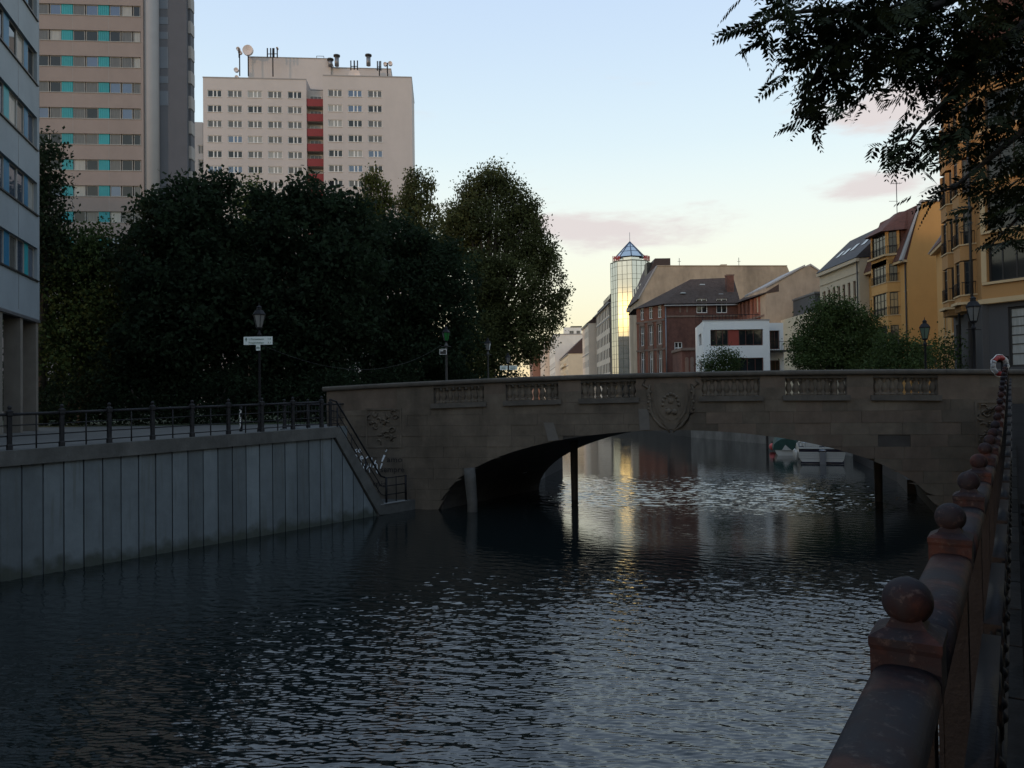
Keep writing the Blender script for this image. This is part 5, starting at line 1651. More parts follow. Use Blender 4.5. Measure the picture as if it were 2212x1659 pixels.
MB().box(b0 + 0.02, b1 - 0.02, 0.21, 3.6, rzs[0] + .5, tz - 0.12).build('turret_back', BRICKD, jh)
MB().tube([(jl - 0.2, -0.12, GB), (jl - 0.2, -0.12, jz - .5)], 0.07, 8).build('downpipe', DARKFRAME, jh)
aer = thing('turret_aerial', 'tall television aerial above the red tiled turret', 'antenna', (HX(1953, 73), 73.5, HZ(1953, 456, 73)), 0)
ah = HZ(1953, 388, 73) - HZ(1953, 456, 73)
MB().tube([(0, 0, -0.5), (0, 0, ah)], 0.035, 5).build('pole', IRON, aer)
MB().tube([(-0.75, 0, ah * 0.36), (0.1, 0, ah * 0.36)], 0.02, 4).build('crossbar', IRON, aer)
for k in range(5):
    MB().tube([(-0.4 + 0.2 * k, -0.3, ah * .93), (-0.4 + 0.2 * k, 0.3, ah * .93)], 0.014, 4).build('element', IRON, aer)
MB().tube([(-0.5, 0, ah * .93), (0.5, 0, ah * .93)], 0.018, 4).build('boom', IRON, aer)

# --- second ochre house, set at an angle
j2a = math.atan2(59.3 - 66.0, 34.0 - 36.5)
kx, ky = HX(2029.5, 66), 66.0
ex2, ey2 = HX(2066, 59.3), 59.3
j2a = math.atan2(ey2 - ky, ex2 - kx); j2l = math.hypot(ex2 - kx, ey2 - ky)
j2 = thing('ochre_side_house', 'narrow ochre facade with two columns of windows between the gable and the grey-based house', 'building', (kx, ky, 0), j2a)
j2z = HZ(2030, 545, 66)
rz2 = [HZ(2045, y, 63.5) for y in (556, 630.5, 705)]
op2 = [(x, z - 0.0, 0.95, 1.95) for z in [HZ(2045, y, 63.5) for y in (575.5, 650, 725)] for x in (3.2, 6.1)]
wall(j2, j2l, GB, j2z, op2, OCH, reveal=0.2, body=8)
for x, z, w_, h_ in op2:
    window(j2, None, x, z, w_, h_, (0.5,), (0.66,), 0.07, 0.05, y=0.1, fm=BRW, gm=GL_DARK)
    m = MB(); m.box(x - .14, x + w_ + .14, -0.05, -0.002, z + h_, z + h_ + .14).box(x - .14, x - .001, -0.05, -.002, z - .1, z + h_).box(x + w_ + .001, x + w_ + .14, -.05, -.002, z - .1, z + h_).box(x - .14, x + w_ + .14, -.08, -.002, z - .24, z - .1)
    m.build('window_surround', OCHL, j2)
MB().box(-0.2, j2l, -0.45, -0.003, j2z - 0.25, j2z - 0.02).build('eaves', OCHL, j2)
MB().prism_yz([(-0.5, j2z + .003), (8, j2z + .003), (3.2, j2z + 5.2)], -0.2, j2l).build('tiled_roof', ROOFTILE, j2)
MB().prism_yz([(-0.6, j2z - .05), (-0.35, j2z - .1), (3.3, j2z + 5.35), (3.1, j2z + 5.45)], -0.4, -0.201).build('verge', TWP, j2)

# --- grey-based ochre corner house
KD = mat('dark_grey_base', (0.055, 0.052, 0.052), 0.75, 0.1, 1.2, stretch=(8, 8, 0.3))
OCHK = mat('ochre_render_corner', (0.38, 0.20, 0.072), 0.82, 0.07, 0.7, stain=0.1)
KX, KY = HX(2126, 45.0), 45.0
kfx, kfy = HX(2064, 50.5), 50.5
ka = math.atan2(KY - kfy, KX - kfx); kl = math.hypot(KX - kfx, KY - kfy)
kh = thing('corner_house', 'tall ochre corner house with dark grey ground floor at the right edge', 'building', (kfx, kfy, 0), ka)
kz = HZ(2130, 652, 45)
ktop = HZ(2090, 140, 47)
kr = [HZ(2090, y, 47.5) for y in (571, 465.5, 358, 250)]
wall(kh, kl, kz + 0.15, ktop, [], OCHK, body=None, name='canal_face')
wall(kh, kl, GB, kz + .15, [(0.5, GB + 1.0, 1.1, 4.3), (3.0, GB + 1.0, 1.3, 4.3)], KD, reveal=0.25, name='ground_floor_face')
window(kh, None, 0.5, GB + 1.0, 1.1, 4.3, (0.5,), (0.35, 0.75), 0.07, y=0.15, fm=DARKFRAME, gm=GL_MID)
window(kh, None, 3.0, GB + 1.0, 1.3, 4.3, (0.5,), (0.35, 0.75), 0.07, y=0.15, fm=DARKFRAME, gm=GL_PALE)
for bx in (0.15, 2.75):
    p = [(bx, 0.0), (bx + 0.45, -0.75), (bx + 1.75, -0.75), (bx + 2.2, 0.0)]
    for z in kr: bay_storey(kh, p, z - 2.05, 2.0, OCHK)
    MB().prism_xy(p, kz + 0.16, kr[0] - 3.01).build('bay_base', OCHK, kh)
    MB().prism_xy([(x, y * 1.3) for x, y in p], kz + 0.0, kz + 0.155).build('bay_base_trim', OCHL, kh)
    MB().prism_xy([(x, y * 0.8) for x, y in p], kr[3] + .05, ktop - 0.4).build('bay_head', OCHK, kh)
for x in (2.55, 5.1):
    MB().tube([(x, -0.35, GB), (x, -0.35, ktop)], 0.075, 8).build('downpipe', DARKFRAME, kh)
MB().prism_yz([(-1.2, ktop + .003), (10, ktop + .003), (6, ktop + 5), (3, ktop + 5)], -0.3, kl + 0.4).build('tiled_roof', ROOFTILE, kh)
# front face towards the camera, turned to the right
fa = math.atan2(-0.87, 0.49) - ka
KF = (kl, 0.0, fa)
fo = [(0.35, HZ(2165, 604, 43.8) + 0.0, 2.3, 2.15)] + [(0.35, HZ(2165, 604, 43.8) + k * 2.95, 2.3, 2.15) for k in (1, 2, 3, 4)] + [(3.6, HZ(2165, 604, 43.8) + k * 2.95, 2.3, 2.15) for k in range(5)]
wall(kh, 12, kz, ktop, fo, OCHK, F=KF, reveal=0.3, name='street_face')
for x, z, w_, h_ in fo:
    window(kh, KF, x, z, w_, h_, (0.33, 0.66), (), 0.09, 0.07, y=0.2, fm=DARKFRAME, gm=GL_DARK)
    MB(KF).box(x - 0.25, x + w_ + 0.25, -0.12, -0.003, z - 0.16, z - 0.02).build('ledge', OCHL, kh)
    MB(KF).box(x - 0.3, x - 0.02, -0.06, -0.003, z, z + h_).build('pilaster', OCHL, kh)
go = [(1.25, HZ(2180, 792, 43), 1.9, HZ(2180, 660, 43) - HZ(2180, 792, 43)), (4.4, HZ(2180, 792, 43), 1.9, HZ(2180, 660, 43) - HZ(2180, 792, 43))]
MB().box(kl - 0.3, kl + 0.18, -0.06, 0.6, GB, kz - 0.16).build('corner_post', KD, kh)
KF2 = (kl + 0.05, 0.15, fa)
wall(kh, 12, GB - .3, kz - 0.16, go, KD, F=KF2, reveal=0.25, name='street_ground_floor')
for x, z, w_, h_ in go:
    window(kh, KF2, x, z, w_, h_, (0.5,), (0.22, 0.38, 0.53, 0.68, 0.83), 0.12, 0.05, y=0.12, fm=DARKFRAME, gm=GL_PALE)
MB(KF).box(-0.1, 12, -0.22, -0.003, kz - 0.155, kz + 0.12).build('string_course', OCHL, kh)
# ================================================================== street furniture
LGL = mat('lamp_glass', (0.16, 0.16, 0.155), 0.15, 0.15, 3, spec=0.5)
LGR = mat('lamp_glass_green', (0.02, 0.14, 0.035), 0.2, 0.1, 3)
LGW = mat('lamp_glass_white', (0.55, 0.57, 0.56), 0.25, 0.1, 3)
POSTG = mat('lamp_post_grey', (0.060, 0.060, 0.058), 0.6, 0.2, 4)
def lamp(x, y, z0, zl, label, k=1.0, panes=None, post=None, r=0.05):
    """lantern street lamp: fluted post, cradle, six-sided tapered lantern with roof and finial"""
    t = thing('street_lamp', label, 'street lamp', (x, y, z0), 0.0, 'lantern street lamps')
    h = zl - z0
    MB().lathe([(r * 2.2, 0), (r * 2.2, 0.15), (r * 1.6, 0.3), (r * 1.5, 0.9), (r * 1.05, 1.0), (r, 1.1), (r * 0.85, h - 0.35), (r * 1.5, h - 0.3), (r * 1.5, h - 0.24), (r * 0.8, h - 0.2), (r * 0.8, h - 0.08)], n=10).build('post', post or IRON, t)
    MB().tube([(-0.28, 0, h - 0.33), (0.28, 0, h - 0.33)], 0.018, 6).build('ladder_bar', post or IRON, t)
    MB().lathe([(0.09 * k, h - 0.08), (0.13 * k, h - 0.02), (0.13 * k, h)], n=6, smooth=False).build('lantern_base', IRON, t)
    zb, zt = h, h + 0.46 * k
    r0, r1 = 0.12 * k, 0.225 * k
    for i in range(6):
        a0, a1 = math.pi / 3 * i, math.pi / 3 * (i + 1)
        P = lambda rr, a, z: (rr * math.cos(a), rr * math.sin(a), z)
        m = MB().add([P(r0, a0, zb), P(r0, a1, zb), P(r1, a1, zt), P(r1, a0, zt), P(r0 * .93, a0, zb), P(r0 * .93, a1, zb), P(r1 * .95, a1, zt), P(r1 * .95, a0, zt)],
                     [(0, 1, 2, 3), (7, 6, 5, 4)])
        m.build('lantern_pane', (panes or {}).get(i, (panes or {}).get('all', LGL)), t)
        MB().tube([P(r0 * 1.02, a0, zb), P(r1 * 1.02, a0, zt)], 0.013 * k, 5).build('lantern_rib', IRON, t)
    MB().lathe([(r1 * 1.12, zt), (r1 * 1.14, zt + 0.03 * k), (r1 * 0.72, zt + 0.17 * k), (r1 * 0.45, zt + 0.2 * k), (r1 * 0.42, zt + 0.28 * k), (r1 * 0.5, zt + 0.30 * k), (r1 * 0.2, zt + 0.36 * k), (0.02, zt + 0.38 * k), (0.012, zt + 0.48 * k)], n=6, smooth=False).build('lantern_roof', IRON, t)
    return t
SIGNW = mat('sign_white', (0.66, 0.72, 0.69), 0.5, 0.06, 3)
SIGNG = mat('sign_green_print', (0.05, 0.13, 0.10), 0.6, 0.1, 3)
def board(par, x0, x1, y, z0, z1, m, name='board', t=0.02):
    return MB().box(x0, x1, y, y + t, z0, z1).build(name, m, par)
l1y = 28.0
lx = HX(561, l1y)
lamp1 = lamp(lx, l1y, ZL, HZ(561, 707, l1y), 'dark lantern lamp above the white direction sign on the left quay', 0.95)
sg = thing('direction_sign', 'white bicycle direction sign with green lettering on the lamp post of the left quay', 'sign', (lx, l1y - 0.09, 0), 0)
za, zb = HZ(561, 745, l1y), HZ(561, 727.5, l1y)
board(sg, HX(529, l1y) - lx, HX(591, l1y) - lx, 0, za, zb, SIGNW)
board(sg, HX(555.5, l1y) - lx, HX(564.5, l1y) - lx, 0.003, HZ(561, 757.5, l1y), za - .004, SIGNW, 'small_plate')
hh = zb - za
lettering(sg, 'U Fernsehturm', 0.10, HX(540, l1y) - lx, -0.008, za + hh * .58, SIGNG, width=0.55, ex=0.002)
lettering(sg, 'Friedrichshain', 0.10, HX(540, l1y) - lx, -0.008, za + hh * .14, SIGNG, width=0.55, ex=0.002)
lettering(sg, '1,4', 0.09, HX(580.5, l1y) - lx, -0.008, za + hh * .6, SIGNG, width=0.12, ex=0.002)
lettering(sg, '3,1', 0.09, HX(580.5, l1y) - lx, -0.008, za + hh * .14, SIGNG, width=0.12, ex=0.002)
ax_ = HX(534.5, l1y) - lx
MB().prism_xz([(ax_ - .015, za + hh * .42), (ax_ + .015, za + hh * .42), (ax_ + .015, za + hh * .66), (ax_ + .045, za + hh * .62), (ax_, za + hh * .92), (ax_ - .045, za + hh * .62), (ax_ - .015, za + hh * .66)], -0.008, -0.001).build('arrow', SIGNG, sg)
m = MB()
bx_, bz_ = HX(559.8, l1y) - lx, HZ(561, 752, l1y)
for dx in (-0.035, 0.035):
    m.tube([(bx_ + dx + 0.024 * math.cos(t * 1.05), -0.006, bz_ + 0.024 * math.sin(t * 1.05)) for t in range(7)], 0.006, 4, cap=False)
m.tube([(bx_ - .035, -.006, bz_), (bx_, -.006, bz_ + .05), (bx_ + .035, -.006, bz_)], 0.006, 4)
m.build('bicycle_symbol', SIGNG, sg)

y2 = 43.0
lamp2 = lamp(HX(965, y2), y2, ZL + 0.3, HZ(965, 736, y2), 'lamp with a green lantern pane and a framed street sign behind the bridge', 0.95, {4: LGR, 5: LGR, 'all': LGL}, POSTG, 0.075)
ss_ = thing('street_sign', 'small framed street sign on the post with the green lantern', 'sign', (HX(965, y2), y2 - 0.1, 0), 0)
board(ss_, HX(951, y2) - HX(965, y2), HX(966, y2) - HX(965, y2), 0, HZ(958, 766, y2), HZ(958, 754, y2), WHITE, 'frame')
board(ss_, HX(952, y2) - HX(965, y2), HX(965, y2) - HX(965, y2), -0.012, HZ(958, 765, y2), HZ(958, 755, y2), DARKFRAME, 'plate', 0.01)
MB().box(HX(953, y2) - HX(965, y2), HX(959, y2) - HX(965, y2), -0.018, -0.013, HZ(958, 758.6, y2), HZ(958, 757.2, y2)).build('print_line', WHITE, ss_)
y3 = 52.0
lamp(HX(1055, y3), y3, ZL + 0.2, HZ(1055, 756, y3), 'lamp with pale lantern glass in front of the big tree by the bridge', 0.95, {'all': LGW, 4: LGL}, POSTG, 0.07)
y4 = 50.0
l4x = HX(1098, y4)
lamp(l4x, y4, ZL, HZ(1098, 784, y4), 'dim distant lamp above two white signs under the big tree', 0.75)
for i, (a, b, lab) in enumerate(((1081, 1097.2, 'left one of the two small white signs below the distant lamp'), (1100.5, 1118, 'right one of the two small white signs below the distant lamp'))):
    s_ = thing('small_sign', lab, 'sign', (l4x, y4 - 0.12, 0), 0)
    board(s_, HX(a, y4) - l4x, HX(b, y4) - l4x, 0, HZ(1098, 799, y4), HZ(1098, 790, y4), SIGNW)
    m = MB()
    for k in range(2):
        m.box(HX(a + 3, y4) - l4x, HX(b - 4, y4) - l4x, -0.006, -0.001, HZ(1098, 793.5 + k * 3.2, y4), HZ(1098, 792.4 + k * 3.2, y4))
    m.build('print_line', SIGNG, s_)
y5 = 36.0
lamp(HX(2001, y5), y5, 3.9, HZ(2001, 731, y5), 'greenish lantern lamp in front of the ochre gable beyond the bridge', 1.05, {'all': mat('lamp_glass_greenish', (0.09, 0.13, 0.10), 0.15, 0.1, 3)}, IRON, 0.055)
y6 = 29.3
lamp(HX(2107, y6), y6, 4.2, HZ(2107, 693, y6), 'large dark lantern lamp at the right end of the bridge parapet', 1.12, None, IRON, 0.06)
# cable sagging between the two left lamps
a = Vector((lx, l1y, HZ(590, 742, l1y))); b = Vector((HX(955, y2), y2, HZ(955, 745, y2)))
pts = []
for k in range(25):
    t = k / 24
    p = a.lerp(b, t); p.z -= 1.15 * 4 * t * (1 - t)
    pts.append(tuple(p))
tag(MB().tube(pts, 0.006, 4).build('hanging_cable', mat('grey_cable', (0.03, 0.028, 0.027), 0.7, 0.1, 5)), 'thin cable sagging between two lamp posts in front of the dark trees', 'cable')
# flat-headed path lamp
yl = 45.0
pl = thing('path_lamp', 'slim path lamp with flat rectangular head behind the left railing', 'street lamp', (HX(401, yl), yl, ZL), 0)
ph = HZ(401, 799, yl) - ZL
MB().lathe([(0.075, 0), (0.075, 1.3), (0.045, 1.35), (0.04, ph)], n=10).build('post', ZINC, pl)
MB().box(-1.05, -0.12, -0.13, 0.13, ph - 0.03, ph + 0.12).build('head', ZINC, pl)
MB().tube([(-0.14, 0, ph - 0.02), (0, 0, ph - 0.04)], 0.03, 6).build('arm', ZINC, pl)
MB().box(-0.75, -0.55, -0.1, 0.1, ph - 0.09, ph - 0.031).build('lens', LGW, pl)
# whitish bollard
yw = 31.5
wb = thing('bollard', 'dark bollard with flaking white paint behind the left railing', 'bollard', (HX(520, yw), yw, ZL), 0)
MB().lathe([(0.07, 0), (0.07, 0.9), (0.085, 0.92), (0.06, 1.0), (0.02, 1.04)], n=10).build('post', IRON, wb)
m = MB(); rr = random.Random(3)
for k in range(9):
    z = 0.12 + k * 0.09
    a = -math.pi / 2 + rr.uniform(-0.5, 0.5)
    m.add([(0.073 * math.cos(a - .5), 0.073 * math.sin(a - .5), z), (0.073 * math.cos(a + .2), 0.073 * math.sin(a + .2), z), (0.073 * math.cos(a + .4), 0.073 * math.sin(a + .4), z + .1), (0.073 * math.cos(a - .3), 0.073 * math.sin(a - .3), z + .1)], [(0, 1, 2, 3)])
m.build('paint_flake', WHITE, wb)

# life ring on its post at the end of the near railing
ring_y = 23.6
rq = W(2160, 790, ring_y)
lr = thing('life_ring', 'red and white life ring hanging on the railing where it meets the bridge', 'life ring', (rq.x, rq.y, rq.z), rad(14))
RR, rr_ = 0.25, 0.07
for k in range(8):
    n = 5
    m = MB()
    pts = []
    for i in range(n + 1):
        a = math.pi / 4 * (k + i / n) + 0.2
        pts.append((RR * math.cos(a), 0, RR * math.sin(a)))
    m.tube(pts, rr_, 10)
    m.build('ring_segment', mat('ring_red', (0.30, 0.03, 0.028), 0.5, 0.1, 4) if k in (1, 2, 5, 6) else mat('ring_white', (0.36, 0.36, 0.36), 0.5, 0.1, 4), lr)
MB().tube([(0.34 * math.cos(t * math.pi / 12), 0.03 * math.sin(t * 2), 0.34 * math.sin(t * math.pi / 12)) for t in range(25)], 0.012, 5).build('grab_rope', WHITE, lr)
lp = thing('life_ring_post', 'dark iron post carrying the life ring at the bridge end', 'post', (rq.x + 0.12, rq.y + 0.1, 3.9), 0)
MB().tube([(0, 0, 0), (0, 0, rq.z - 3.9 + 0.35)], 0.035, 8).build('post', IRON, lp)
MB().box(-0.2, 0.2, -0.03, 0.02, rq.z - 3.9 + 0.1, rq.z - 3.9 + 0.3).build('bracket', IRON, lp)

# ================================================================== boats
HULL = mat('boat_white', (0.44, 0.42, 0.38), 0.35, 0.06, 2, coat=0.3)
NAVY = mat('boat_navy', (0.012, 0.010, 0.022), 0.4, 0.1, 2)
TARP = mat('green_tarp', (0.012, 0.045, 0.035), 0.7, 0.25, 3, bump=0.6, bscale=4)
CHROME = mat('boat_rail_steel', (0.55, 0.55, 0.55), 0.25, 0.05, 2, metal=0.9)
CANV = mat('boat_canvas', (0.02, 0.016, 0.02), 0.8, 0.2, 3)
BWY = 50.5
bx0 = HX(1773, BWY)
boat = thing('motor_boat', 'white motor cruiser with dark stripe moored stern-on beyond the arch', 'boat', (bx0, BWY, 0), rad(-17))
def hull(par, L, bw, h, m, name='hull'):
    secs = []
    for t in (0, 0.12, 0.35, 0.6, 0.8, 0.93, 1.0):
        w = bw * (1.0 if t < 0.5 else max(0.04, 1 - ((t - 0.5) / 0.5) ** 2.2))
        zb = -0.25 + 0.5 * max(0, t - 0.75) * 2
        sh = h + 0.35 * t * t
        secs.append([(-w * 0.96, t * L, sh), (-w, t * L, sh * 0.72), (-w * 0.92, t * L, 0.25), (-w * 0.62, t * L, zb), (w * 0.62, t * L, zb), (w * 0.92, t * L, 0.25), (w, t * L, sh * 0.72), (w * 0.96, t * L, sh)])
    vs = [p for s_ in secs for p in s_]
    n = 8
    fs = [(i * n + k, i * n + k + 1, (i + 1) * n + k + 1, (i + 1) * n + k) for i in range(len(secs) - 1) for k in range(n - 1)]
    fs += [tuple(range(n - 1, -1, -1)), tuple((len(secs) - 1) * n + k for k in range(n))]
    fs += [(i * n + n - 1, i * n, (i + 1) * n, (i + 1) * n + n - 1) for i in range(len(secs) - 1)]
    return MB().add(vs, fs).build(name, m, par)
bw = 1.42
hull(boat, 7.5, bw, 0.98, HULL)
MB().box(-bw * 1.0, bw * 1.0, -0.03, -0.004, 0.80, 0.99).build('stripe', NAVY, boat)
MB().box(-bw * 0.93, bw * 0.93, -0.02, -0.003, 0.02, 0.14).build('boot_stripe', NAVY, boat)
MB().box(-bw * 1.02, bw * 1.02, -0.10, 0.25, 0.99, 1.08).build('gunwale', HULL, boat)
for z in (0.36, 0.52, 0.66): MB().box(-bw * 0.95, bw * 0.95, -0.025, -0.002, z, z + 0.025).build('plank_line', GREYFRAME, boat)
MB().box(-0.16, 0.2, -0.3, -0.03, -0.1, 0.75).build('outboard_bracket', ZINC, boat)
MB().tube([(-0.2, -0.25, 0.75), (-0.2, -0.25, 0.92), (0.22, -0.25, 0.92), (0.22, -0.25, 0.75)], 0.025, 6).build('ladder', CHROME, boat)
MB().box(-bw * 0.93, bw * 0.93, 0.26, 2.19, 0.99, 1.05).build('cockpit_floor', CANV, boat)
MB().box(-bw * 0.75, -bw * 0.1, 0.5, 1.4, 1.08, 1.35).build('seat', HULL, boat)
MB().box(bw * 0.15, bw * 0.85, 0.3, 1.0, 1.08, 1.38).build('bench', HULL, boat)
MB().box(-bw * 0.8, bw * 0.8, 2.2, 5.6, 1.0, 1.75).build('cabin', HULL, boat)
MB().prism_yz([(2.1, 1.75), (2.5, 2.35), (4.2, 2.35), (5.0, 1.75)], -bw * 0.72, bw * 0.72).build('canopy', CANV, boat)
MB().box(-bw * 0.6, bw * 0.6, 2.17, 2.2, 1.1, 1.7).build('cabin_door', CANV, boat)
for z in (1.4, 1.72):
    MB().tube([(-bw * .95, 2.0, z), (-bw * .95, 0.02, z), (-bw * 0.1, 0.02, z)], 0.022, 6).build('rail', CHROME, boat)
for x, y in ((-bw * .95, 0.02), (-bw * .95, 1.0), (-bw * .72, 0.02), (-bw * 0.1, 0.02), (-bw * .95, 2.0)):
    MB().tube([(x, y, 1.08), (x, y, 1.72)], 0.02, 6).build('stanchion', CHROME, boat)
for sgx in (-1,):
    for y in (0.6, 2.4): MB().lathe([(0.02, 0.2), (0.11, 0.28), (0.11, 0.75), (0.03, 0.85)], sgx * (bw + 0.12), y, 8).build('fender', HULL, boat)
gby = 58.0
gboat = thing('covered_boat', 'small boat under a dark green tarpaulin beside the white cruiser', 'boat', (HX(1697, gby), gby, 0), rad(-17))
hull(gboat, 5.0, 0.85, 0.6, HULL)
vs, fs = [], []
for i in range(7):
    t = i / 6
    w = 0.98 * (1 if t < 0.5 else 1 - (t - 0.5) * 1.2)
    hgt = 1.25 + 0.35 * math.sin(math.pi * t) + 0.06 * (i % 2)
    for k in range(9):
        a = math.pi * k / 8
        vs.append((-w * math.cos(a), -0.05 + 5.1 * t, 0.42 + (hgt - 0.42) * math.sin(a) ** 0.8 + 0.03 * ((i + k) % 2)))
for i in range(6):
    for k in range(8): fs.append((i * 9 + k, i * 9 + k + 1, i * 9 + k + 10, i * 9 + k + 9))
fs.append(tuple(range(8, -1, -1)))
MB().add(vs, fs).build('tarpaulin', TARP, gboat)
MB().prism_xz([(-0.35, 0.4), (0.35, 0.4), (-0.1, 0.8)], -0.1, -0.06).build('open_flap', HULL, gboat)
by_ = 63.0
buoy = thing('buoy', 'pink round mooring buoy floating by the pale quay', 'buoy', (HX(1667, by_), by_, 0.3), 0)
MB().ball((0, 0, 0.05), 0.30, 14, 9).build('float', mat('buoy_pink', (0.55, 0.09, 0.08), 0.45, 0.1, 4), buoy)
MB().lathe([(0.10, 0.3), (0.09, 0.46), (0.03, 0.5)], n=8).build('eye', IRON, buoy)

# ================================================================== trees
def leaf_mat(name, col, trans=0.25):
    m = bpy.data.materials.new(name)
    m.use_nodes = True
    N, L = m.node_tree.nodes, m.node_tree.links
    p = N['Principled BSDF']
    p.inputs['Roughness'].default_value = 0.75
    p.inputs['Specular IOR Level'].default_value = 0.12
    g = N.new('ShaderNodeNewGeometry')
    n1 = N.new('ShaderNodeTexNoise'); n1.inputs['Scale'].default_value = 0.9; n1.inputs['Detail'].default_value = 4
    L.new(g.outputs['Position'], n1.inputs['Vector'])
    r = N.new('ShaderNodeMapRange'); r.inputs['From Min'].default_value = 0.3; r.inputs['From Max'].default_value = 0.7
    r.inputs['To Min'].default_value = 0.6; r.inputs['To Max'].default_value = 1.4
    L.new(n1.outputs['Fac'], r.inputs['Value'])
    r2 = N.new('ShaderNodeMapRange'); r2.inputs['To Min'].default_value = 0.8; r2.inputs['To Max'].default_value = 1.2
    L.new(g.outputs['Random Per Island'], r2.inputs['Value'])
    mu = N.new('ShaderNodeMath'); mu.operation = 'MULTIPLY'
    L.new(r.outputs[0], mu.inputs[0]); L.new(r2.outputs[0], mu.inputs[1])
    v = N.new('ShaderNodeVectorMath'); v.operation = 'SCALE'; v.inputs[0].default_value = col
    L.new(mu.outputs[0], v.inputs['Scale'])
    L.new(v.outputs[0], p.inputs['Base Color'])
    tr = N.new('ShaderNodeBsdfTranslucent')
    L.new(v.outputs[0], tr.inputs['Color'])
    mx = N.new('ShaderNodeMixShader'); mx.inputs[0].default_value = trans
    L.new(p.outputs[0], mx.inputs[1]); L.new(tr.outputs[0], mx.inputs[2])
    L.new(mx.outputs[0], N['Material Output'].inputs['Surface'])
    return m
LEAF_D = leaf_mat('chestnut_leaf', (0.019, 0.032, 0.016), 0.45)
LEAF_P = leaf_mat('poplar_leaf', (0.070, 0.080, 0.030), 0.35)
LEAF_Y = leaf_mat('yellowish_leaf', (0.075, 0.085, 0.022), 0.35)
LEAF_M = leaf_mat('maple_leaf', (0.045, 0.068, 0.022), 0.3)
BARK = mat('bark', (0.05, 0.042, 0.034), 0.9, 0.3, 4, bump=0.7, bscale=12)

def quads_mesh(name, P4):
    """P4: (n, 4, 3) array of leaf corners"""
    n = len(P4)
    me = bpy.data.meshes.new(name)
    me.vertices.add(n * 4); me.loops.add(n * 4); me.polygons.add(n)
    me.vertices.foreach_set('co', np.ascontiguousarray(P4, dtype=np.float32).ravel())
    me.loops.foreach_set('vertex_index', np.arange(n * 4, dtype=np.int32))
    me.polygons.foreach_set('loop_start', np.arange(0, n * 4, 4, dtype=np.int32))
    me.polygons.foreach_set('loop_total', np.full(n, 4, dtype=np.int32))
    me.update(calc_edges=True)
    return me
def leaves(cent, rg, n_per, sigma, size, droop=0.3, up=0.0):
    k = len(cent)
    c = np.repeat(cent, n_per, 0) + rg.normal(0, 1, (k * n_per, 3)) * sigma
    n = len(c)
    d = rg.normal(0, 1, (n, 3)); d[:, 2] += up - droop
    d /= np.linalg.norm(d, axis=1)[:, None]
    e = rg.normal(0, 1, (n, 3)); e -= (e * d).sum(1)[:, None] * d
    e /= np.linalg.norm(e, axis=1)[:, None]
    l = size * rg.uniform(0.6, 1.4, n)[:, None]
    return np.stack([c - d * l * 0.5, c + e * l * 0.30, c + d * l * 0.5, c - e * l * 0.30], 1)
def tree(name, label, base, blobs, m, seed, size=0.26, n_per=46, sigma=0.38, dens=1.0, up=0.0, droop=0.3, group='trees on the left bank', tr=0.3, cat='tree'):
    """blobs: (x, y, z, rx, ry, rz) crown lobes in world space"""
    rg = np.random.default_rng(seed)
    t = thing(name, label, cat, base, 0, group)
    bx, by, bz = base
    cents = []
    for (x, y, z, rx, ry, rz) in blobs:
        n = int(dens * 7.5 * (rx * ry + ry * rz + rx * rz) / (sigma * 3.2))
        n = max(8, n)
        v = rg.normal(0, 1, (n, 3)); v /= np.linalg.norm(v, axis=1)[:, None]
        r = rg.uniform(0.25, 1.0, n)[:, None] ** 0.5
        r *= (0.86 + 0.28 * rg.random(n))[:, None]
        cents.append(np.array([x - bx, y - by, z - bz]) + v * r * np.array([rx, ry, rz]))
    cents = np.concatenate(cents)
    link('crown', quads_mesh('crown', leaves(cents, rg, n_per, sigma, size, droop, up)), m, t)
    # trunk and limbs
    tops = [(b[0] - bx, b[1] - by, b[2] - bz, b[5]) for b in blobs]
    hz = max(b[2] for b in tops)
    mb = MB()
    q = min(tops, key=lambda b: b[0] ** 2 + b[1] ** 2)
    fork = max(1.2, hz * 0.30)
    mb.tube([(0, 0, -0.1), (0.02, 0, fork * .5), (q[0] * .15, q[1] * .15, fork), (q[0] * .6, q[1] * .6, (fork + hz) / 2), (q[0], q[1], hz)], [tr * 1.3, tr, tr * .85, tr * .5, tr * .1], 8)
    mb.build('trunk', BARK, t)
    lm = MB()
    for b in tops:
        for j in range(2):
            a = rg.uniform(0, 6.28)
            ex_, ey_ = b[0] + 0.5 * math.cos(a), b[1] + 0.5 * math.sin(a)
            z0 = fork * (0.9 + 0.3 * j)
            lm.tube([(q[0] * .12, q[1] * .12, z0), (ex_ * .45, ey_ * .45, z0 * .5 + b[2] * .5), (ex_, ey_, b[2] + b[3] * 0.4)], [tr * .45, tr * .28, 0.03], 6)
    lm.build('limb', BARK, t)
    return t
def B(dx, dy, Y, rx, rz, ry=None):
    p = W(dx, dy, Y)
    return (p.x, p.y, p.z, rx, ry or rx, rz)
def base_at(dx, Y, z=ZL):
    return (HX(dx, Y), Y, z)
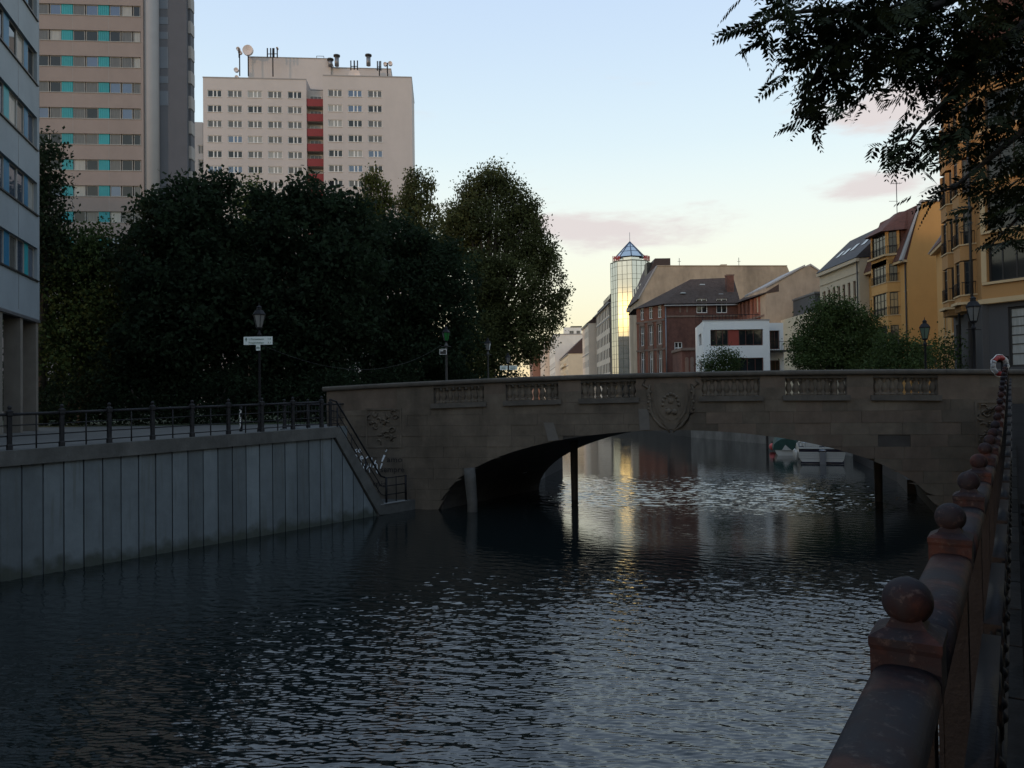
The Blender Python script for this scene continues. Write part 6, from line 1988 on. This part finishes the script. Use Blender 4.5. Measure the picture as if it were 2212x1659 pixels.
# left bank, from left to right
tree('slim_tree', 'slim dark tree rising right behind the left panel block', base_at(88, 44), [B(95, 340, 44, 0.9, 1.6), B(100, 410, 44, 1.05, 1.5), B(92, 480, 44, 1.3, 1.5), B(95, 560, 44, 1.7, 2)], LEAF_D, 1, size=0.22, n_per=60)
tree('low_tree', 'lower yellowish green tree in front of the rose tower', base_at(180, 46), [B(165, 560, 46, 2.3, 1.7), B(215, 540, 46.5, 1.5, 1.6), B(205, 640, 46, 3.0, 3), B(130, 660, 46, 2.5, 3), B(260, 700, 46, 2.5, 3), B(180, 760, 45, 3.0, 2.2)], LEAF_M, 2, size=0.22)
tree('broad_chestnut_tree', 'broad dark chestnut tree rising in front of the grey stair shaft', base_at(400, 46), [B(400, 450, 46, 1.8, 1.5), B(460, 420, 46.5, 1.3, 1.2), B(345, 490, 46, 1.8, 1.7), B(320, 560, 45.5, 1.9, 1.7), B(430, 520, 45.5, 2.6, 2.2), B(370, 620, 45, 2.8, 2.4), B(450, 620, 45, 2.6, 2.4), B(400, 720, 44.5, 3.2, 2.5), B(330, 760, 44.5, 2.6, 2)], LEAF_D, 3, size=0.30, n_per=50)
tree('pointed_tree', 'small pointed tree top between the two broad chestnut trees', base_at(545, 58), [B(540, 425, 58, 0.7, 1.3), B(540, 470, 58, 1.4, 1.8), B(545, 540, 58, 2.4, 2.4), B(545, 640, 57, 3, 3)], LEAF_M, 4, size=0.24)
tree('round_chestnut_tree', 'big round dark chestnut tree in the middle of the left bank', base_at(650, 48), [B(670, 432, 48, 1.7, 1.15), B(600, 460, 48, 1.7, 1.3), B(730, 455, 48, 1.8, 1.3), B(770, 500, 48, 1.6, 1.5), B(650, 520, 47.5, 2.8, 2.2), B(560, 540, 47, 2.0, 1.9), B(740, 580, 47, 2.6, 2.2), B(620, 630, 46.5, 3.0, 2.4), B(540, 680, 46, 2.6, 2.4), B(720, 690, 46.5, 3.0, 2.4), B(620, 750, 46, 3.2, 2.2)], LEAF_D, 5, size=0.30, n_per=50)
tree('left_poplar', 'olive poplar top left of the gap showing the white high-rise edge', base_at(805, 74), [B(803, 420, 74, 0.75, 2.2), B(822, 440, 74.5, 0.6, 1.5), B(790, 455, 74, 0.8, 1.5), B(845, 450, 75, 0.6, 1.6), B(810, 500, 74, 1.9, 2.4), B(815, 600, 74, 2.6, 3), B(797, 392, 74, 0.28, 1.0), B(812, 388, 74, 0.28, 1.1), B(830, 412, 74.5, 0.28, 1.0)], LEAF_Y, 6, size=0.24, n_per=40, sigma=0.32, up=1.2, droop=0)
tree('right_poplar', 'olive poplar top beside the right edge of the white high-rise', base_at(900, 72), [B(895, 420, 72, 0.95, 1.9), B(922, 428, 72.5, 0.7, 1.9), B(880, 450, 72, 0.9, 1.5), B(905, 480, 72, 1.5, 1.8), B(945, 480, 72, 0.5, 1.6), B(900, 580, 72, 2.3, 3), B(886, 394, 72, 0.28, 1.0), B(904, 388, 72, 0.28, 1.0), B(925, 396, 72, 0.28, 1.0)], LEAF_P, 7, size=0.24, n_per=42, sigma=0.32, up=1.2, droop=0)
tree('dark_middle_tree', 'dark broad tree between the chestnuts and the tall poplar by the bridge', base_at(880, 54), [B(850, 530, 54, 2.2, 1.9), B(920, 550, 54, 2.1, 1.8), B(800, 570, 53.5, 2.2, 2), B(960, 600, 53.5, 2.2, 2), B(870, 640, 53, 3.2, 2.6), B(950, 700, 53, 2.6, 2.4), B(820, 720, 52.5, 3, 2.4), B(900, 775, 52.5, 3.2, 2.0)], LEAF_D, 8, size=0.27)
big = [B(1050, 415, 62, 1.3, 1.7), B(1085, 412, 62, 1.1, 1.5), B(1015, 440, 62, 1.1, 1.6), B(1115, 450, 62, 1.3, 1.6), B(1060, 490, 62, 2.3, 2.2), B(1130, 520, 62, 1.8, 1.9), B(1000, 520, 62.5, 1.9, 2.2), B(1160, 560, 62, 1.4, 1.5),
       B(1100, 600, 61, 2.3, 2.0), B(1165, 640, 61.5, 1.2, 1.0), B(1195, 655, 61.5, 0.95, 0.9), B(1030, 610, 61, 2.5, 2.4), B(1110, 690, 61, 2.2, 1.5), B(1165, 700, 61, 1.2, 0.9), B(1040, 710, 60.5, 2.6, 2.0), B(1120, 750, 60.5, 1.7, 1.1), B(1150, 765, 61, 0.9, 0.8), B(1030, 775, 60, 2.6, 1.4), B(1180, 735, 61.5, 0.6, 0.6),
       B(985, 480, 62, 1.1, 1.5), B(965, 520, 62.5, 1.3, 1.6), B(1150, 490, 62, 0.9, 1.2), B(1182, 545, 62, 0.8, 1.2), B(1190, 600, 62, 0.9, 1.1), B(1212, 640, 62, 0.55, 0.6), B(1205, 690, 61.5, 0.5, 0.5), B(1140, 440, 62, 0.6, 1.0),
       B(1048, 388, 62, 0.35, 1.2), B(1086, 390, 62, 0.35, 1.2), B(1018, 412, 62, 0.35, 1.1), B(1118, 420, 62, 0.32, 1.1), B(1000, 440, 62, 0.3, 1.0), B(1150, 462, 62, 0.3, 1.0), B(1068, 382, 62, 0.25, 0.9)]
tree('tall_bank_tree', 'tallest tree at the canal, loose olive crown against the evening sky', base_at(1060, 61.5), big, LEAF_P, 9, size=0.20, n_per=66, sigma=0.36, up=0.6, droop=0, tr=0.4, dens=1.1)
# shrubs closing the view under the crowns
for i, (d, Y, r, h, lab) in enumerate(((150, 43, 2.6, 1.6, 'dark shrub under the low yellowish tree'), (300, 43, 2.8, 1.7, 'dark shrub below the broad chestnut tree'), (470, 43, 3.0, 1.7, 'dark shrub behind the white direction sign'),
                                       (640, 44, 3.0, 1.8, 'dark shrub below the round chestnut tree'), (800, 48, 3.2, 1.8, 'dark shrub left of the green lantern lamp'), (930, 54, 3.2, 1.8, 'dark shrub behind the lamp with pale lantern'), (1060, 62, 2.6, 1.6, 'dark shrub at the foot of the tallest bank tree'))):
    x = HX(d, Y)
    tree('shrub', lab, (x, Y, ZL), [(x, Y, ZL + 1.3, r, 1.3, h), (x + 1.5, Y + .5, ZL + 1.7, r * .7, 1.3, h)], LEAF_D, 20 + i, size=0.2, n_per=40, tr=0.06, group='shrubs under the left bank trees', cat='shrub')
# deeper rows of the park behind
for i, (d, Y, zc, r, lab) in enumerate(((120, 62, 8, 4.2, 'dark tree deep in the park behind the low yellowish tree'), (290, 66, 9, 4.5, 'dark tree deep in the park left of the broad chestnut'), (470, 68, 9, 4.8, 'dark tree deep in the park behind the broad chestnut'),
                                     (620, 70, 9, 4.8, 'dark tree deep in the park behind the round chestnut'), (760, 84, 10, 5.0, 'dark tree deep in the park below the olive poplar tops'), (910, 88, 10, 5.0, 'dark tree deep in the park behind the green lantern lamp'), (1010, 92, 10, 4.5, 'dark tree deep in the park behind the tallest bank tree'))):
    x = HX(d, Y)
    tree('park_tree', lab, (x, Y, ZL), [(x, Y, zc, r, 2.2, 4.2), (x - 2, Y, zc - 3.5, r, 2, 2.5), (x + 2.2, Y, zc - 3.3, r, 2, 2.5)], LEAF_D, 60 + i, size=0.36, n_per=34, sigma=0.5, dens=0.6, tr=0.25)
# unseen trees added to shade the quay and railing and darken the near water
for i, (p, z, lab) in enumerate(((lw(-8, 4.5), ZL, 'added shade tree just outside the left picture edge'), (lw(-17, 4.5), ZL, 'second added shade tree outside the left picture edge'), (lw(-27, 4.5), ZL, 'third added shade tree outside the left picture edge'),
                                 (rp(-5.5, 5.0), 2.8, 'added shade tree behind the camera'), (rp(-14, 5.0), 2.8, 'second added shade tree behind the camera'), (rp(3.0, 9.0), 2.8, 'added shade tree to the right of the camera'), (rp(12.0, 7.5), 2.9, 'added shade tree right of the picture near the bridge'), (rp(21.0, 8.5), 3.4, 'added shade tree right of the picture at the bridge end'))):
    x, y = p
    tree('shade_tree', lab, (x, y, z), [(x, y, z + 7.5, 3.9, 3.9, 3.0), (x + 1, y - 1, z + 10, 3.0, 3.0, 2.2), (x - 1.2, y + .6, z + 5.5, 3.2, 3.2, 1.8)], LEAF_D, 80 + i, size=0.4, n_per=28, sigma=0.5, dens=0.55, tr=0.25, group='added shade trees outside the picture')
fo_ = thing('occluder_house_row', 'tall house row added outside the picture for the dark reflection in the glass tower', 'building', (-155, 42, 0), rad(-46))  # unseen row added, tall enough to darken the glass tower's lower reflection
wo = [(3 + 4 * i, 5 + 3.4 * j, 1.6, 1.9) for i in range(17) for j in range(7)]
wall(fo_, 72, ZL, 35.5, wo, BEIGE, body=12)
for x, z, w_, h_ in wo: window(fo_, None, x, z, w_, h_, (0.5,), (), fm=WHITE, gm=GL_DARK)
# unseen house row added along the near promenade to cut its sky light
nh = thing('shade_house_row', 'long grey-brown house front added unseen along the near promenade to dim the canal', 'building', (*rp(14.0, 15.0), 0), RA + math.pi)
wo = [(3 + 4 * i, 5 + 3.4 * j, 1.5, 2.1) for i in range(27) for j in range(5)]
wall(nh, 112, 2.6, 23, wo, BEIGE, body=12)
for x, z, w_, h_ in wo: window(nh, None, x, z, w_, h_, (0.5,), (0.65,), fm=WHITE, gm=GL_DARK)
# right bank beyond the bridge
tree('quay_maple_tree', 'bright green bushy tree in front of the cream house beyond the bridge', (HX(1800, 66), 66, 3.6), [B(1795, 665, 66, 1.6, 1.1), B(1830, 690, 66, 1.9, 1.2), B(1770, 700, 66, 1.8, 1.2), B(1860, 715, 66, 1.7, 1.1), B(1760, 740, 65.5, 1.9, 1.2), B(1820, 745, 65.5, 2.4, 1.3), B(1880, 755, 65, 1.8, 1.2), B(1770, 780, 65, 2.2, 1), B(1850, 785, 65, 2.2, 1), B(1730, 760, 65.5, 1.0, 1.3)], LEAF_M, 40, size=0.2, n_per=70, group='trees on the right quay')
tree('quay_bush', 'dark bush between the bright tree and the greenish lantern lamp', (HX(1940, 56), 56, 3.6), [B(1925, 745, 56, 1.3, 0.9), B(1960, 765, 56, 1.5, 1.0), B(1910, 780, 56, 1.5, 0.9), B(1985, 770, 55, 1.0, 0.9), B(1945, 790, 55, 1.7, 0.7)], LEAF_M, 41, size=0.18, n_per=60, tr=0.09, group='trees on the right quay', cat='shrub')
tree('thin_bush', 'loose bush beside the dark grey ground floor of the corner house', (HX(2035, 48), 48, 3.6), [B(2040, 745, 48, 0.7, 0.7), B(2025, 775, 48, 0.8, 0.6), B(2050, 775, 48, 0.6, 0.7), B(2010, 785, 48, 0.8, 0.5)], LEAF_M, 42, size=0.17, n_per=42, tr=0.05, group='trees on the right quay', cat='shrub', dens=0.8)
tree('cube_bush', 'small round bush in front of the white cube house', (HX(1556, 74), 74, 3.6), [B(1562, 768, 74, 1.2, 0.7), B(1540, 783, 74, 1.2, 0.7), B(1580, 785, 74, 1.0, 0.7), B(1555, 795, 74, 1.6, 0.5)], LEAF_M, 43, size=0.17, n_per=60, tr=0.06, group='trees on the right quay', cat='shrub')

# ------------------------------------------------------------------ overhanging tree with pinnate leaves, upper right
LEAF_A = leaf_mat('pinnate_leaf', (0.022, 0.030, 0.012), 0.1)
ft = thing('overhanging_tree', 'tree with long feathery leaves overhanging the upper right corner', 'tree', (11.2, 9.0, 2.8), 0)
rg = np.random.default_rng(77)
fb = [(1606, 62, 9.6, 30, 26), (1625, 72, 9.7, 20, 18), (1700, 40, 9.8, 60, 60), (1790, 60, 10.0, 80, 80), (1880, 40, 10.4, 90, 70), (1720, 140, 9.8, 50, 55), (1790, 150, 10.1, 65, 60), (1870, 130, 10.5, 75, 65), (1745, 215, 9.8, 45, 40),
      (1720, 270, 9.6, 34, 22), (1775, 245, 9.9, 35, 30), (1850, 215, 10.4, 40, 26), (1960, 50, 10.9, 95, 80), (2060, 60, 11.3, 100, 90), (2150, 70, 11.6, 90, 90), (1950, 150, 11.0, 70, 60), (2030, 160, 11.3, 80, 70), (2120, 180, 11.7, 90, 80), (2195, 200, 12, 60, 100),
      (1935, 290, 10.6, 38, 34), (1925, 340, 10.5, 36, 34), (1965, 330, 10.7, 50, 44), (2020, 260, 11.2, 50, 50), (2010, 330, 11.1, 40, 40), (2080, 280, 11.6, 70, 60), (2140, 320, 11.9, 70, 80), (2200, 330, 12, 50, 90), (2030, 415, 11.2, 40, 24), (2075, 410, 11.4, 46, 34), (2130, 420, 11.8, 50, 40), (2190, 440, 12, 45, 50), (2110, 475, 11.6, 36, 24), (2170, 520, 12, 48, 36), (2205, 480, 12, 30, 50),
      (1800, -60, 10.5, 200, 70), (2050, -70, 11.5, 220, 80), (2300, 100, 12.2, 90, 200), (2300, 400, 12.4, 70, 160)]
def rel(p): return (p[0] - 11.2, p[1] - 9.0, p[2] - 2.8)
lq = []
hub = np.array([9.5, 10.8, 9.2])
for (dx, dy, Y, rx, ry) in fb:
    c = np.array(W(dx, dy, Y)) + np.array([0.16, 0, 0.09])
    k = Y / FPX
    n = max(5, int(rx * ry / (92.0 if dy < 190 else 118.0)))
    ends = []
    for _ in range(n):
        while True:
            u, v = rg.uniform(-1, 1, 2)
            if u * u + v * v < 1: break
        p = c + np.array([u * rx * k, rg.uniform(-0.6, 0.6), v * ry * k])
        ends.append(p)
        az = rg.uniform(0, 6.283)
        L_ = rg.uniform(0.22, 0.46)
        d = np.array([math.cos(az) - 0.35, 0.7 * math.sin(az), rg.uniform(-0.75, 0.15)]); d /= np.linalg.norm(d)
        sag = rg.uniform(0.15, 0.45)
        side = np.cross(d, [0, 0, 1.0]); side /= np.linalg.norm(side)
        roll = rg.uniform(-0.9, 0.9)
        upv = np.cross(side, d)
        side = side * math.cos(roll) + upv * math.sin(roll)
        prs = int(L_ / 0.05)
        for j in range(prs):
            t = (j + 0.8) / prs
            q = p + d * L_ * t + np.array([0, 0, -sag * L_ * t * t])
            ll = 0.128 * (0.6 + 0.6 * math.sin(math.pi * min(1, t + 0.12))) * rg.uniform(0.85, 1.15)
            for sg_ in (-1, 1):
                e = side * sg_ * 0.86 + d * 0.45 + np.array([0, 0, -0.35 + rg.uniform(-0.15, 0.1)])
                e /= np.linalg.norm(e)
                wv = np.cross(e, np.cross(d, side)); wv /= np.linalg.norm(wv)
                a = q
                lq.append((a, a + e * ll * .42 + wv * ll * .19, a + e * ll, a + e * ll * .42 - wv * ll * .19))
        # the stalk as a slender leaf-like strip
        e2 = p + d * L_ + np.array([0, 0, -sag * L_])
        m_ = p + d * L_ * .5 + np.array([0, 0, -sag * L_ * .25])
        lq.append((p, m_ + side * .004, e2, m_ - side * .004))
    # twig through the cluster, fed from the hub
    a = c + np.array([rx * k * 0.6, 0.2, ry * k * 0.5])
    b = c + np.array([-rx * k * 0.6, -0.1, -ry * k * 0.35])
    MB().tube([rel(a), rel(c), rel(b)], [0.018, 0.012, 0.005], 5).build('twig', BARK, ft)
link('crown', quads_mesh('crown', np.array(lq) - np.array([11.2, 9.0, 2.8])), LEAF_A, ft)
limbs = MB()
def limb(pts, r0, r1):
    n = len(pts)
    P_ = [np.array(W(*p)) for p in pts]
    limbs.tube([rel(p) for p in P_], [r0 + (r1 - r0) * i / (n - 1) for i in range(n)], 7)
limb([(2400, -250, 12.3), (2150, -40, 11.4), (1950, 40, 10.8), (1800, 100, 10.2), (1740, 200, 9.9), (1715, 275, 9.7)], 0.10, 0.008)
limb([(1950, 40, 10.8), (1780, 20, 10.1), (1690, 30, 9.9), (1640, 55, 9.75), (1600, 60, 9.6)], 0.04, 0.006)
limb([(2400, -100, 12.3), (2200, 60, 11.8), (2080, 180, 11.5), (1990, 270, 11.1), (1940, 340, 10.6)], 0.09, 0.008)
limb([(2420, 100, 12.4), (2260, 240, 12.0), (2140, 340, 11.8), (2060, 405, 11.4), (2010, 420, 11.2)], 0.08, 0.008)
limb([(2420, 200, 12.4), (2280, 380, 12.2), (2190, 480, 12.0), (2140, 530, 11.9)], 0.06, 0.008)
limb([(1950, 40, 10.8), (1890, 130, 10.6), (1860, 210, 10.4)], 0.03, 0.006)
limbs.build('limb', BARK, ft)
tp = [(0, 0, 0), (0.1, 0.1, 2.5), (0.0, 0.5, 5.0)]
hq = rel(np.array(W(2400, -100, 12.3)))
MB().tube(tp + [tuple(0.5 * (np.array(tp[-1]) + np.array(hq))), hq], [0.32, 0.26, 0.22, 0.16, 0.10], 10).build('trunk', BARK, ft)
for dxy in ((2400, -250, 12.3), (2420, 100, 12.4), (2420, 200, 12.4)):
    h2 = rel(np.array(W(*dxy)))
    MB().tube([tp[1] if dxy[1] > 0 else tp[2], tuple(0.5 * (np.array(tp[2]) + np.array(h2))), h2], [0.16, 0.12, 0.08], 8).build('bough', BARK, ft)
